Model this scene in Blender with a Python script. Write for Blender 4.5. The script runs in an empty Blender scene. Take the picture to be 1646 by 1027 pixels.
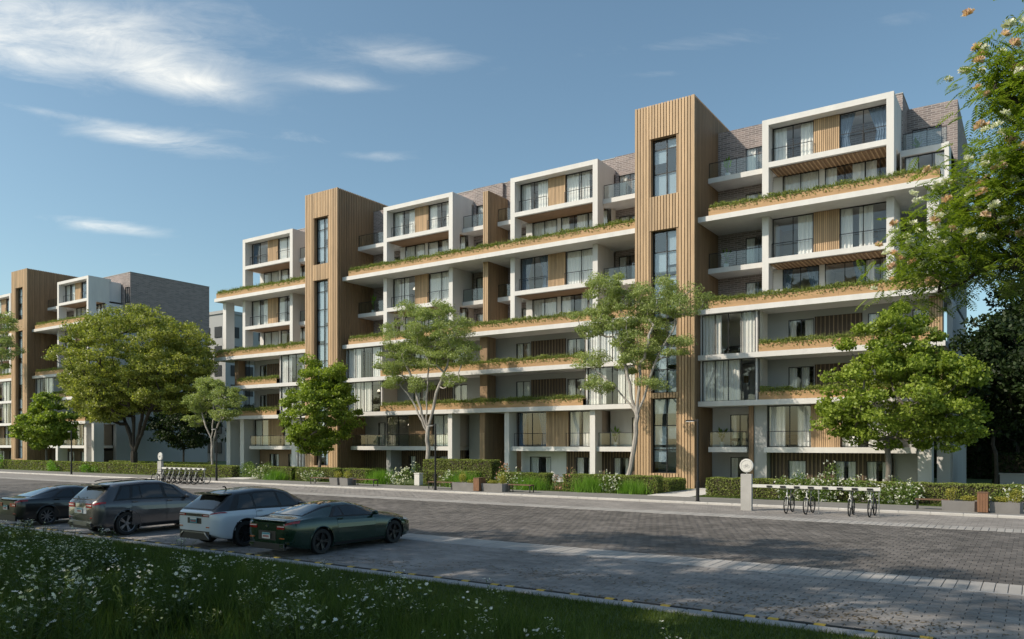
import bpy, bmesh, math, random
import numpy as np
from mathutils import Vector, Matrix
SC = bpy.context.scene
COL = SC.collection
# ---------------------------------------------------------------- camera
cam = bpy.data.cameras.new('camera')
cam.sensor_width = 36.0
cam.lens = 36.0 * 1250 / 1646
cam.shift_y = 199.5 / 1646
cam.clip_end = 6000
co = bpy.data.objects.new('camera', cam)
COL.objects.link(co)
co.location = (0, 0, 3.0)
co.rotation_euler = (math.radians(90), 0, math.radians(33.87))
SC.camera = co
# ---------------------------------------------------------------- light
SUN_EL = math.radians(39.5)
SUN_H = (-0.66, -0.751)          # horizontal direction towards the sun
sd = Vector((SUN_H[0] * math.cos(SUN_EL), SUN_H[1] * math.cos(SUN_EL), math.sin(SUN_EL))).normalized()
sl = bpy.data.lights.new('sun', 'SUN')
sl.energy = 3.8
sl.angle = math.radians(0.55)
sl.color = (1.0, 0.88, 0.72)
so = bpy.data.objects.new('sun', sl)
COL.objects.link(so)
so.location = (-20, -20, 40)
so.rotation_euler = (-sd).to_track_quat('-Z', 'Y').to_euler()
SC.view_settings.view_transform = 'Standard'
SC.view_settings.look = 'None'
SC.view_settings.gamma = 1
SC.view_settings.use_curve_mapping = False
SC.view_settings.exposure = 0.22
SC.cycles.max_bounces = 5
SC.cycles.diffuse_bounces = 2
SC.cycles.glossy_bounces = 2
SC.cycles.transmission_bounces = 2
SC.cycles.transparent_max_bounces = 10
SC.cycles.use_denoising = True
# ---------------------------------------------------------------- world
W = bpy.data.worlds.new('World')
SC.world = W
W.use_nodes = True
wt = W.node_tree
wt.nodes.clear()
def wn(t, **k):
    n = wt.nodes.new(t)
    for a, b in k.items(): setattr(n, a, b)
    return n
def wmath(op, a, b=None, c=None):
    n = wn('ShaderNodeMath', operation=op)
    for i, v in enumerate((a, b, c)):
        if v is None: continue
        if isinstance(v, (int, float)): n.inputs[i].default_value = v
        else: wt.links.new(v, n.inputs[i])
    return n.outputs[0]
sky = wn('ShaderNodeTexSky', sky_type='NISHITA')
sky.sun_disc = False
sky.sun_elevation = SUN_EL
sky.sun_rotation = math.atan2(SUN_H[0], SUN_H[1])
sky.air_density = 1.0
sky.dust_density = 1.3
sky.ozone_density = 2.2
tc = wn('ShaderNodeTexCoord')
sp = wn('ShaderNodeSeparateXYZ')
wt.links.new(tc.outputs['Generated'], sp.inputs[0])
vx, vy, vz = sp.outputs
az = wmath('ARCTAN2', vx, vy)
el = wmath('ARCSINE', vz)
# streaky cirrus: noise on a flat cloud layer overhead
zz = wmath('ADD', wmath('MAXIMUM', vz, 0.0), 0.10)
cx = wmath('DIVIDE', vx, zz)
cy = wmath('DIVIDE', vy, zz)
cb = wn('ShaderNodeCombineXYZ')
wt.links.new(wmath('MULTIPLY', wmath('ADD', wmath('MULTIPLY', cx, 0.83), wmath('MULTIPLY', cy, 0.56)), 0.55), cb.inputs[0])
wt.links.new(wmath('ADD', wmath('MULTIPLY', cx, -0.56), wmath('MULTIPLY', cy, 0.83)), cb.inputs[1])
nz = wn('ShaderNodeTexNoise')
nz.inputs['Scale'].default_value = 2.3
nz.inputs['Detail'].default_value = 9
nz.inputs['Roughness'].default_value = 0.62
nz.inputs['Distortion'].default_value = 0.5
wt.links.new(cb.outputs[0], nz.inputs['Vector'])
nz2 = wn('ShaderNodeTexNoise')
nz2.inputs['Scale'].default_value = 9.0
nz2.inputs['Detail'].default_value = 10
nz2.inputs['Roughness'].default_value = 0.7
nz2.inputs['Distortion'].default_value = 0.9
wt.links.new(cb.outputs[0], nz2.inputs['Vector'])
nf = wmath('ADD', wmath('MULTIPLY', nz.outputs['Fac'], 0.66), wmath('MULTIPLY', nz2.outputs['Fac'], 0.36))
tot = wmath('MULTIPLY', wmath('SUBTRACT', wmath('MULTIPLY', nf, 1.0), 0.60), 0.55)   # thin cirrus everywhere
# the larger clouds of the layer: azimuth, elevation, angular half width and height, density
CLOUDS = [(-1.097, 0.44, 0.155, 0.027, 0.85), (-1.162, 0.4, 0.09, 0.021, 0.75), (-0.994, 0.404, 0.066, 0.015, 0.8), (-1.124, 0.351, 0.049, 0.004, 0.55), (-1.021, 0.342, 0.082, 0.011, 0.85), (-0.737, 0.459, 0.087, 0.015, 0.36), (-0.814, 0.426, 0.054, 0.008, 0.4), (-1.073, 0.243, 0.05, 0.006, 0.75), (-0.76, 0.349, 0.047, 0.006, 0.25), (-0.136, 0.454, 0.032, 0.008, 0.12), (-0.373, 0.465, 0.118, 0.011, 0.16), (-0.932, 0.476, 0.088, 0.018, 0.2), (-0.404, 0.437, 0.046, 0.006, 0.15), (-0.896, 0.363, 0.082, 0.008, 0.3)]
rr = random.Random(4)
for i in range(10):                                     # the same cloud layer goes on all round
    a0 = rr.uniform(0.35, 5.0)
    CLOUDS.append(((a0 + math.pi) % (2 * math.pi) - math.pi, rr.uniform(.15, 1.0), rr.uniform(.08, .25), rr.uniform(.012, .05), rr.uniform(.3, 1.0)))
ae = wn('ShaderNodeCombineXYZ')
wt.links.new(az, ae.inputs[0]); wt.links.new(el, ae.inputs[1])
gs = None
for a0, e0, sa, se, am in CLOUDS:
    v1 = wn('ShaderNodeVectorMath', operation='SUBTRACT'); wt.links.new(ae.outputs[0], v1.inputs[0]); v1.inputs[1].default_value = (a0, e0, 0)
    v2 = wn('ShaderNodeVectorMath', operation='MULTIPLY'); wt.links.new(v1.outputs[0], v2.inputs[0]); v2.inputs[1].default_value = (1 / sa, 1 / se, 0)
    v3 = wn('ShaderNodeVectorMath', operation='DOT_PRODUCT'); wt.links.new(v2.outputs[0], v3.inputs[0]); wt.links.new(v2.outputs[0], v3.inputs[1])
    g = wmath('POWER', 0.3679, v3.outputs['Value'])
    gs = wmath('MULTIPLY', g, am) if gs is None else wmath('MULTIPLY_ADD', g, am, gs)
tot = wmath('ADD', tot, wmath('MULTIPLY', gs, wmath('MAXIMUM', wmath('SUBTRACT', wmath('MULTIPLY', nf, 3.6), 1.15), 0.0)))
cl = wn('ShaderNodeClamp')
wt.links.new(wmath('MULTIPLY', wmath('POWER', wmath('MAXIMUM', tot, 0.0), 1.15), 1.05), cl.inputs[0])
mx = wn('ShaderNodeMix', data_type='RGBA')
wt.links.new(cl.outputs[0], mx.inputs['Factor'])
tint = wn('ShaderNodeMix', data_type='RGBA', blend_type='MULTIPLY')
tint.inputs['Factor'].default_value = 1.0
tint.inputs['B'].default_value = (0.95, 1.03, 0.91, 1)
wt.links.new(sky.outputs[0], tint.inputs['A'])
wt.links.new(tint.outputs['Result'], mx.inputs['A'])
mx.inputs['B'].default_value = (7.4, 7.3, 6.8, 1)
bg = wn('ShaderNodeBackground')
bg.inputs['Strength'].default_value = 0.136
wt.links.new(mx.outputs['Result'], bg.inputs['Color'])
wo = wn('ShaderNodeOutputWorld')
wt.links.new(bg.outputs[0], wo.inputs['Surface'])
W.cycles.sampling_method = 'AUTOMATIC'
# ---------------------------------------------------------------- materials
M = {}
def mat(name, col, rough=0.7, metal=0.0, var=0.0, vscale=3.0, bump=0.0, bscale=30.0, spec=0.5, coat=0.0, col2=None, stretch=None, island=0.0):
    m = bpy.data.materials.new(name)
    m.use_nodes = True
    t = m.node_tree
    b = t.nodes['Principled BSDF']
    b.inputs['Base Color'].default_value = (*col, 1)
    b.inputs['Roughness'].default_value = rough
    b.inputs['Metallic'].default_value = metal
    b.inputs['Specular IOR Level'].default_value = spec
    b.inputs['Coat Weight'].default_value = coat
    b.inputs['Coat Roughness'].default_value = 0.04
    g = t.nodes.new('ShaderNodeNewGeometry')
    vec = g.outputs['Position']
    if stretch:
        mp = t.nodes.new('ShaderNodeMapping')
        mp.inputs['Scale'].default_value = stretch
        t.links.new(vec, mp.inputs[0]); vec = mp.outputs[0]
    last = None
    if var > 0 or col2:
        n = t.nodes.new('ShaderNodeTexNoise')
        n.inputs['Scale'].default_value = vscale
        n.inputs['Detail'].default_value = 6
        n.inputs['Roughness'].default_value = 0.6
        t.links.new(vec, n.inputs['Vector'])
        r = t.nodes.new('ShaderNodeValToRGB')
        c2 = col2 or tuple(min(1, c * (1 + var)) for c in col)
        c1 = col if col2 else tuple(c * (1 - var) for c in col)
        r.color_ramp.elements[0].position = 0.3; r.color_ramp.elements[1].position = 0.72
        r.color_ramp.elements[0].color = (*c1, 1); r.color_ramp.elements[1].color = (*c2, 1)
        t.links.new(n.outputs['Fac'], r.inputs[0])
        last = r.outputs[0]
        t.links.new(last, b.inputs['Base Color'])
    if island > 0:
        mm = t.nodes.new('ShaderNodeMapRange')
        mm.inputs['To Min'].default_value = 1 - island; mm.inputs['To Max'].default_value = 1 + island
        oi = t.nodes.new('ShaderNodeObjectInfo')
        sm = t.nodes.new('ShaderNodeMath'); sm.operation = 'ADD'
        fc = t.nodes.new('ShaderNodeMath'); fc.operation = 'FRACT'
        t.links.new(g.outputs['Random Per Island'], sm.inputs[0]); t.links.new(oi.outputs['Random'], sm.inputs[1])
        t.links.new(sm.outputs[0], fc.inputs[0]); t.links.new(fc.outputs[0], mm.inputs['Value'])
        ml = t.nodes.new('ShaderNodeMix'); ml.data_type = 'RGBA'; ml.blend_type = 'MULTIPLY'; ml.inputs['Factor'].default_value = 1
        if last: t.links.new(last, ml.inputs['A'])
        else: ml.inputs['A'].default_value = (*col, 1)
        t.links.new(mm.outputs[0], ml.inputs['B'])
        t.links.new(ml.outputs['Result'], b.inputs['Base Color'])
    if bump > 0:
        n2 = t.nodes.new('ShaderNodeTexNoise')
        n2.inputs['Scale'].default_value = bscale
        n2.inputs['Detail'].default_value = 4
        t.links.new(vec, n2.inputs['Vector'])
        bp = t.nodes.new('ShaderNodeBump')
        bp.inputs['Strength'].default_value = bump
        bp.inputs['Distance'].default_value = 0.02
        t.links.new(n2.outputs['Fac'], bp.inputs['Height'])
        t.links.new(bp.outputs[0], b.inputs['Normal'])
    M[name] = m
    return m
def leafmat(name, dark, light, trans=0.35, rough=0.55, pscale=0.8):
    m = bpy.data.materials.new(name)
    m.use_nodes = True
    t = m.node_tree
    t.nodes.clear()
    g = t.nodes.new('ShaderNodeNewGeometry')
    n = t.nodes.new('ShaderNodeTexNoise'); n.inputs['Scale'].default_value = pscale; n.inputs['Detail'].default_value = 3
    t.links.new(g.outputs['Position'], n.inputs['Vector'])
    a = t.nodes.new('ShaderNodeMath'); a.operation = 'MULTIPLY_ADD'; a.inputs[1].default_value = 0.62; a.inputs[2].default_value = -0.22
    t.links.new(g.outputs['Random Per Island'], a.inputs[0])
    a2 = t.nodes.new('ShaderNodeMath'); a2.operation = 'MULTIPLY_ADD'; a2.inputs[1].default_value = 0.85
    t.links.new(n.outputs['Fac'], a2.inputs[0]); t.links.new(a.outputs[0], a2.inputs[2])
    r = t.nodes.new('ShaderNodeValToRGB')
    r.color_ramp.elements[0].position = 0.15; r.color_ramp.elements[1].position = 0.85
    r.color_ramp.elements[0].color = (*dark, 1); r.color_ramp.elements[1].color = (*light, 1)
    t.links.new(a2.outputs[0], r.inputs[0])
    p = t.nodes.new('ShaderNodeBsdfPrincipled')
    p.inputs['Roughness'].default_value = rough
    p.inputs['Specular IOR Level'].default_value = 0.35
    t.links.new(r.outputs[0], p.inputs['Base Color'])
    tr = t.nodes.new('ShaderNodeBsdfTranslucent')
    gm = t.nodes.new('ShaderNodeMix'); gm.data_type = 'RGBA'; gm.blend_type = 'MULTIPLY'; gm.inputs['Factor'].default_value = 1
    gm.inputs['B'].default_value = (1.5, 1.6, 0.7, 1)
    t.links.new(r.outputs[0], gm.inputs['A']); t.links.new(gm.outputs['Result'], tr.inputs['Color'])
    mx = t.nodes.new('ShaderNodeMixShader'); mx.inputs[0].default_value = trans
    t.links.new(p.outputs[0], mx.inputs[1]); t.links.new(tr.outputs[0], mx.inputs[2])
    o = t.nodes.new('ShaderNodeOutputMaterial')
    t.links.new(mx.outputs[0], o.inputs['Surface'])
    M[name] = m
def glassmat(name, tint, refl=1.0, ior=1.5):
    m = bpy.data.materials.new(name)
    m.use_nodes = True
    t = m.node_tree
    t.nodes.clear()
    g = t.nodes.new('ShaderNodeNewGeometry')
    dp = t.nodes.new('ShaderNodeVectorMath'); dp.operation = 'DOT_PRODUCT'
    t.links.new(g.outputs['Incoming'], dp.inputs[0]); t.links.new(g.outputs['Normal'], dp.inputs[1])
    def mth(op, a, b):
        n = t.nodes.new('ShaderNodeMath'); n.operation = op
        for k, v in enumerate((a, b)):
            if v is None: continue
            if isinstance(v, (int, float)): n.inputs[k].default_value = v
            else: t.links.new(v, n.inputs[k])
        return n.outputs[0]
    f5 = mth('POWER', mth('SUBTRACT', 1.0, mth('ABSOLUTE', dp.outputs['Value'], None)), 5.0)
    ml = t.nodes.new('ShaderNodeMath'); ml.operation = 'MULTIPLY'; ml.inputs[1].default_value = refl; ml.use_clamp = True
    t.links.new(mth('ADD', mth('MULTIPLY', f5, .95), .05), ml.inputs[0])
    tr = t.nodes.new('ShaderNodeBsdfTransparent'); tr.inputs['Color'].default_value = (*tint, 1)
    gl = t.nodes.new('ShaderNodeBsdfGlossy'); gl.inputs['Roughness'].default_value = 0.015
    mx = t.nodes.new('ShaderNodeMixShader')
    t.links.new(ml.outputs[0], mx.inputs[0]); t.links.new(tr.outputs[0], mx.inputs[1]); t.links.new(gl.outputs[0], mx.inputs[2])
    o = t.nodes.new('ShaderNodeOutputMaterial')
    t.links.new(mx.outputs[0], o.inputs['Surface'])
    M[name] = m
def emitmat(name, col, s):
    m = mat(name, col)
    b = m.node_tree.nodes['Principled BSDF']
    b.inputs['Emission Color'].default_value = (*col, 1); b.inputs['Emission Strength'].default_value = s
def brickmat(name, c1, c2, mortar, w, h):
    m = bpy.data.materials.new(name)
    m.use_nodes = True
    t = m.node_tree
    b = t.nodes['Principled BSDF']; b.inputs['Roughness'].default_value = 0.9
    g = t.nodes.new('ShaderNodeNewGeometry')
    s = t.nodes.new('ShaderNodeSeparateXYZ'); t.links.new(g.outputs['Position'], s.inputs[0])
    ad = t.nodes.new('ShaderNodeMath'); ad.operation = 'ADD'
    t.links.new(s.outputs[0], ad.inputs[0]); t.links.new(s.outputs[1], ad.inputs[1])
    c = t.nodes.new('ShaderNodeCombineXYZ'); t.links.new(ad.outputs[0], c.inputs[0]); t.links.new(s.outputs[2], c.inputs[1])
    bt = t.nodes.new('ShaderNodeTexBrick')
    bt.inputs['Color1'].default_value = (*c1, 1); bt.inputs['Color2'].default_value = (*c2, 1); bt.inputs['Mortar'].default_value = (*mortar, 1)
    bt.inputs['Scale'].default_value = 1; bt.inputs['Brick Width'].default_value = w; bt.inputs['Row Height'].default_value = h
    bt.inputs['Mortar Size'].default_value = 0.016; bt.inputs['Bias'].default_value = 0.0
    t.links.new(c.outputs[0], bt.inputs['Vector']); t.links.new(bt.outputs['Color'], b.inputs['Base Color'])
    bp = t.nodes.new('ShaderNodeBump'); bp.inputs['Strength'].default_value = 0.6; bp.inputs['Distance'].default_value = 0.02; bp.invert = True
    t.links.new(bt.outputs['Fac'], bp.inputs['Height']); t.links.new(bp.outputs[0], b.inputs['Normal'])
    M[name] = m
mat('white', (.68, .665, .65), .8, var=.06, vscale=1.1, bump=.08, bscale=40, stretch=(1.6, 1.6, .3))
mat('render_grey', (.37, .375, .37), .85, var=.04, vscale=.6)
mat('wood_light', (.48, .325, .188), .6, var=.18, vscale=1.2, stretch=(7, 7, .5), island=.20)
mat('wood_back', (.29, .19, .11), .75, var=.2, vscale=1.2, stretch=(5, 5, .5))
mat('wood_shaded', (.25, .16, .09), .65, var=.18, vscale=1.2, stretch=(7, 7, .5), island=.12)  # same timber as wood_light, shade of the tower sides put into the colour
mat('panel_dark', (.075, .052, .036), .75, var=.15, vscale=2)
mat('wood_dark', (.24, .17, .105), .7, var=.15, vscale=1.5, stretch=(6, 6, .5), island=.15)
mat('planter_wood', (.45, .275, .135), .65, var=.16, vscale=.9, stretch=(.6, .6, 6), bump=.1, bscale=10)
mat('soffit', (.25, .15, .08), .7, var=.15, vscale=2)
brickmat('brick', (.31, .25, .24), (.18, .15, .15), (.44, .40, .385), .48, .135)
mat('frame', (.022, .022, .024), .45, metal=.3)
mat('frame_light', (.55, .55, .54), .5)
glassmat('glass', (.97, .98, .98), 1.0)
glassmat('glass_rail', (.90, .95, .95), 1.0)
glassmat('glass_frost', (.84, .90, .93), 1.7)
mat('curtain', (.80, .78, .75), .9)
mat('curtain_blue', (.115, .175, .26), .9)
mat('curtain_taupe', (.36, .30, .25), .9)
mat('room_a', (.76, .72, .66), .9); mat('room_b', (.52, .47, .43), .9); mat('room_c', (.68, .68, .70), .9); mat('room_d', (.60, .50, .42), .9)
mat('room_floor', (.25, .18, .12), .5)
mat('furn_dark', (.06, .055, .05), .6); mat('furn_white', (.7, .7, .7), .6); mat('furn_teal', (.05, .12, .13), .7); mat('furn_tan', (.35, .24, .14), .7)
emitmat('lamp_glow', (1.0, .86, .66), 1.2)
mat('roof_gravel', (.3, .29, .28), .95, var=.2, vscale=8)
mat('planter_stone', (.21, .20, .195), .85, var=.12, vscale=1.5, bump=.15, bscale=50)
mat('concrete', (.40, .39, .375), .85, var=.12, vscale=1.5, bump=.15, bscale=50)
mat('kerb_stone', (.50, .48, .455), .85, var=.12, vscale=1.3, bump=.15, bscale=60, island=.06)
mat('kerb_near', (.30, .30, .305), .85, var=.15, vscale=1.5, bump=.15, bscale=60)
mat('sidewalk', (.20, .192, .182), .9, var=.14, vscale=.8, bump=.12, bscale=80)
mat('paver_dark', (.115, .105, .098), .72, var=.34, vscale=.42, bump=.3, bscale=45, island=.30)
mat('paver_light', (.23, .215, .205), .78, var=.18, vscale=.5, bump=.25, bscale=45, island=.15)
mat('paver_park', (.215, .205, .20), .78, var=.32, vscale=.5, bump=.25, bscale=45, island=.16)
mat('paver_slab', (.34, .325, .31), .8, var=.12, vscale=.8, bump=.15, bscale=45, island=.10)
mat('joint', (.055, .05, .047), .95)
mat('soil', (.055, .042, .03), .95, var=.3, vscale=4)
mat('lawn_base', (.045, .075, .016), .95, col2=(.075, .115, .025), vscale=2.0)
mat('ground', (.09, .11, .05), .95, var=.2, vscale=.05)
mat('path_white', (.62, .60, .57), .85, var=.05)
mat('bark_grey', (.17, .15, .13), .9, var=.35, vscale=6, stretch=(3, 3, .8), bump=.5, bscale=14)
mat('bark_pale', (.36, .33, .30), .85, var=.35, vscale=3, stretch=(2, 2, .7), bump=.3, bscale=10)
mat('blind', (.56, .57, .59), .9)
mat('bark_dark', (.05, .042, .034), .95, var=.3, vscale=6, bump=.5, bscale=14)
leafmat('leaf_maple', (.095, .150, .016), (.350, .430, .075), .34, .5)
leafmat('leaf_euc', (.150, .205, .062), (.420, .480, .190), .30, .5)
leafmat('leaf_big', (.115, .150, .026), (.410, .430, .110), .32, .5)
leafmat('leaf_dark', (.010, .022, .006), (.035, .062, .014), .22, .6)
leafmat('leaf_silk', (.070, .125, .015), (.270, .345, .055), .42, .5)
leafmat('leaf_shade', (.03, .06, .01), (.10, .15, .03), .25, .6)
leafmat('leaf_hedge', (.105, .145, .028), (.310, .350, .095), .28, .5, 2.5)
leafmat('leaf_plant', (.060, .115, .020), (.190, .270, .060), .3, .5, 1.5)
leafmat('leaf_roof', (.115, .155, .034), (.300, .340, .100), .3, .6, 1.2)
leafmat('leaf_gold', (.20, .20, .03), (.42, .40, .09), .3, .6, 3)
leafmat('leaf_fresh', (.08, .19, .02), (.22, .38, .05), .35, .5, 3)
leafmat('grass', (.030, .055, .008), (.110, .150, .020), .30, .6, .6)
leafmat('grass_tall', (.028, .060, .010), (.105, .155, .028), .30, .6, .9)
leafmat('litter', (.05, .035, .015), (.17, .12, .05), .1, .8, 6)
leafmat('petal_white', (.62, .62, .60), (.84, .84, .80), .3, .7, 6)
leafmat('petal_pink', (.62, .36, .30), (.86, .72, .66), .35, .7, 9)
leafmat('petal_rust', (.40, .20, .15), (.60, .36, .28), .3, .7, 6)
mat('black_metal', (.018, .018, .019), .5, metal=.2)
mat('steel', (.45, .45, .45), .35, metal=.8)
mat('white_metal', (.62, .61, .58), .55)
mat('rim_dark_b', (.10, .10, .10), .4, .6)
mat('rubber', (.016, .016, .016), .75)
mat('yellow', (.50, .34, .045), .6, var=.2, vscale=8)
mat('rust_wood', (.21, .105, .055), .7, var=.25, vscale=4, stretch=(6, 6, .6))
mat('bench_wood', (.15, .085, .05), .65, var=.2, vscale=4)
# ---------------------------------------------------------------- helpers
def link(o, parent=None):
    COL.objects.link(o)
    if parent: o.parent = parent
    return o
def tag(o, label=None, cat=None, group=None, kind=None):
    if label: o['label'] = label
    if cat: o['category'] = cat
    if group: o['group'] = group
    if kind: o['kind'] = kind
    return o
def thing(name, label, cat, loc=(0, 0, 0), rz=0, group=None):
    o = bpy.data.objects.new(name, None)
    o.empty_display_size = 0.3
    o.location = loc
    o.rotation_euler = (0, 0, rz)
    link(o)
    return tag(o, label, cat, group)
def copy_tree(o, parent=None):
    c = o.copy()
    COL.objects.link(c)
    c.parent = parent
    for ch in list(o.children): copy_tree(ch, c)
    return c
class MB:
    def __init__(s): s.v = []; s.f = []
    def quad(s, a, b, c, d):
        n = len(s.v); s.v += [tuple(a), tuple(b), tuple(c), tuple(d)]; s.f.append((n, n + 1, n + 2, n + 3)); return s
    def poly(s, pts):
        n = len(s.v); s.v += [tuple(p) for p in pts]; s.f.append(tuple(range(n, n + len(pts)))); return s
    def box(s, x0, x1, y0, y1, z0, z1, bev=0.0):
        x0, x1 = min(x0, x1), max(x0, x1); y0, y1 = min(y0, y1), max(y0, y1); z0, z1 = min(z0, z1), max(z0, z1)
        n = len(s.v)
        if bev <= 0:
            s.v += [(x0, y0, z0), (x1, y0, z0), (x1, y1, z0), (x0, y1, z0), (x0, y0, z1), (x1, y0, z1), (x1, y1, z1), (x0, y1, z1)]
        else:
            b = bev
            s.v += [(x0, y0, z0), (x1, y0, z0), (x1, y1, z0), (x0, y1, z0), (x0, y0, z1 - b), (x1, y0, z1 - b), (x1, y1, z1 - b), (x0, y1, z1 - b),
                    (x0 + b, y0 + b, z1), (x1 - b, y0 + b, z1), (x1 - b, y1 - b, z1), (x0 + b, y1 - b, z1)]
            for f in ((0, 1, 5, 4), (1, 2, 6, 5), (2, 3, 7, 6), (3, 0, 4, 7), (4, 5, 9, 8), (5, 6, 10, 9), (6, 7, 11, 10), (7, 4, 8, 11), (8, 9, 10, 11), (3, 2, 1, 0)):
                s.f.append(tuple(n + i for i in f))
            return s
        for f in ((0, 1, 5, 4), (1, 2, 6, 5), (2, 3, 7, 6), (3, 0, 4, 7), (4, 5, 6, 7), (3, 2, 1, 0)):
            s.f.append(tuple(n + i for i in f))
        return s
    def tube(s, pts, rad, seg=8, cap=True):
        pts = [Vector(p) for p in pts]
        if not isinstance(rad, (list, tuple)): rad = [rad] * len(pts)
        n0 = len(s.v); m = len(pts)
        prev = None
        for i, p in enumerate(pts):
            d = (pts[min(i + 1, m - 1)] - pts[max(i - 1, 0)])
            if d.length < 1e-6: d = Vector((0, 0, 1))
            d.normalize()
            a = prev if prev is not None else (Vector((1, 0, 0)) if abs(d.x) < .9 else Vector((0, 1, 0)))
            a = (a - d * a.dot(d))
            if a.length < 1e-5: a = d.orthogonal()
            a.normalize(); prev = a
            b = d.cross(a)
            for k in range(seg):
                t = 2 * math.pi * k / seg
                s.v.append(tuple(p + (a * math.cos(t) + b * math.sin(t)) * rad[i]))
        for i in range(m - 1):
            for k in range(seg):
                s.f.append((n0 + i * seg + k, n0 + i * seg + (k + 1) % seg, n0 + (i + 1) * seg + (k + 1) % seg, n0 + (i + 1) * seg + k))
        if cap:
            s.f.append(tuple(n0 + k for k in reversed(range(seg))))
            s.f.append(tuple(n0 + (m - 1) * seg + k for k in range(seg)))
        return s
    def lathe(s, prof, seg=24, axis='z', c=(0, 0, 0), closed=False, cap=True):
        n0 = len(s.v); m = len(prof)
        for r, h in prof:
            for k in range(seg):
                t = 2 * math.pi * k / seg
                if axis == 'z': p = (r * math.cos(t), r * math.sin(t), h)
                elif axis == 'x': p = (h, r * math.cos(t), r * math.sin(t))
                else: p = (r * math.cos(t), h, r * math.sin(t))
                s.v.append((p[0] + c[0], p[1] + c[1], p[2] + c[2]))
        for i in range(m if closed else m - 1):
            j = (i + 1) % m
            for k in range(seg):
                s.f.append((n0 + i * seg + k, n0 + i * seg + (k + 1) % seg, n0 + j * seg + (k + 1) % seg, n0 + j * seg + k))
        if not closed and cap:
            if prof[0][0] > 1e-6: s.f.append(tuple(n0 + k for k in reversed(range(seg))))
            if prof[-1][0] > 1e-6: s.f.append(tuple(n0 + (m - 1) * seg + k for k in range(seg)))
        return s
    def mesh(s, name, smooth=False):
        me = bpy.data.meshes.new(name)
        me.from_pydata(s.v, [], s.f)
        if smooth:
            me.polygons.foreach_set('use_smooth', [True] * len(me.polygons))
            me.set_sharp_from_angle(angle=math.radians(40))
        me.update()
        return me
    def build(s, name, m, parent=None, smooth=False, kind=None):
        me = s.mesh(name, smooth)
        me.materials.append(M[m])
        o = link(bpy.data.objects.new(name, me), parent)
        if kind: o['kind'] = kind
        return o
def polys_mesh(name, V, k, m):
    """V: array (N, k, 3): N separate k-gons"""
    V = np.asarray(V, dtype=np.float32)
    n = V.shape[0]
    me = bpy.data.meshes.new(name)
    me.vertices.add(n * k); me.vertices.foreach_set('co', V.reshape(-1))
    me.loops.add(n * k); me.loops.foreach_set('vertex_index', np.arange(n * k, dtype=np.int32))
    me.polygons.add(n); me.polygons.foreach_set('loop_start', np.arange(0, n * k, k, dtype=np.int32))
    me.update(calc_edges=True)
    me.materials.append(M[m])
    return me
RNG = np.random.default_rng(7)
def leaf_quads(C, size, up=0.0, aspect=0.55, rng=RNG, droop=0.0):
    """leaf-shaped quads at centres C (N,3); up>0 turns the faces to the sky"""
    n = len(C)
    d = rng.normal(size=(n, 3)); d[:, 2] -= droop
    d /= np.linalg.norm(d, axis=1)[:, None]
    nn = rng.normal(size=(n, 3)); nn[:, 2] += up
    s = np.cross(nn, d); s /= (np.linalg.norm(s, axis=1)[:, None] + 1e-6)
    L = (size * rng.uniform(.65, 1.35, n))[:, None]
    a = C - d * L * .5; c = C + d * L * .5
    q = C - d * L * .08
    return np.stack([a, q + s * L * aspect * .5, c, q - s * L * aspect * .5], axis=1)
def blades(base, h, w, rng=RNG, lean=.35, k=3):
    """grass blades: thin triangles from base points"""
    n = len(base)
    a = rng.uniform(0, 2 * math.pi, n)
    sx = np.stack([np.cos(a), np.sin(a), np.zeros(n)], 1)
    l = rng.normal(size=(n, 3)) * lean; l[:, 2] = 0
    H = (h * rng.uniform(.55, 1.25, n))[:, None]
    t = base + np.array([0, 0, 1.0]) * H + l * H
    return np.stack([base - sx * w * .5, base + sx * w * .5, t], 1)
def add_mesh(name, me, parent=None, kind=None):
    o = link(bpy.data.objects.new(name, me), parent)
    if kind: o['kind'] = kind
    return o
# ================================================================ ground
def struct(name, mb, m, parent=None):
    o = mb.build(name, m, parent)
    if parent is None: o['kind'] = 'structure'
    return o
XL, XR = -150.0, 70.0
struct('ground', MB().quad((-2500, -2500, -.06), (2500, -2500, -.06), (2500, 2500, -.06), (-2500, 2500, -.06)), 'ground')
lawn = struct('lawn', MB().box(XL, XR, -60, 12.62, -.05, .09), 'lawn_base')
kerb_n = struct('near_kerb', MB().box(XL, -45, 12.62, 12.93, -.05, .125, .02), 'kerb_near')
parking = struct('parking_strip', MB().box(XL, XR, 12.93, 18.26, -.05, 0), 'joint')
road = struct('road', MB().box(XL, XR, 18.26, 32.2, -.05, 0.001), 'joint')
bike_strip = struct('bicycle_strip', MB().box(XL, XR, 32.2, 36.75, -.05, 0), 'joint')
kerb_f = struct('far_kerb', MB().box(XL, -96, 36.75, 37.0, -.05, .135, .02), 'kerb_stone')
walk = struct('sidewalk', MB().box(XL, XR, 37.0, 40.5, -.05, .12), 'sidewalk')
garden = struct('garden_ground', MB().box(XL, XR, 40.5, 80, -.05, .115), 'lawn_base')
path1 = struct('garden_path', MB().box(-17.9, -15.4, 40.2, 48.6, .1, .136), 'path_white')
path2 = struct('garden_path', MB().box(-56.2, -53.2, 40.2, 48.4, .1, .136), 'path_white')
rp = random.Random(3)
def in_view(x, y, z=0.0):
    s, c = math.sin(math.radians(33.87)), math.cos(math.radians(33.87))
    d = -x * s + y * c; r = x * c + y * s
    return d > 1 and abs(r / d) < .66 and (3 - z) / d < .252
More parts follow.
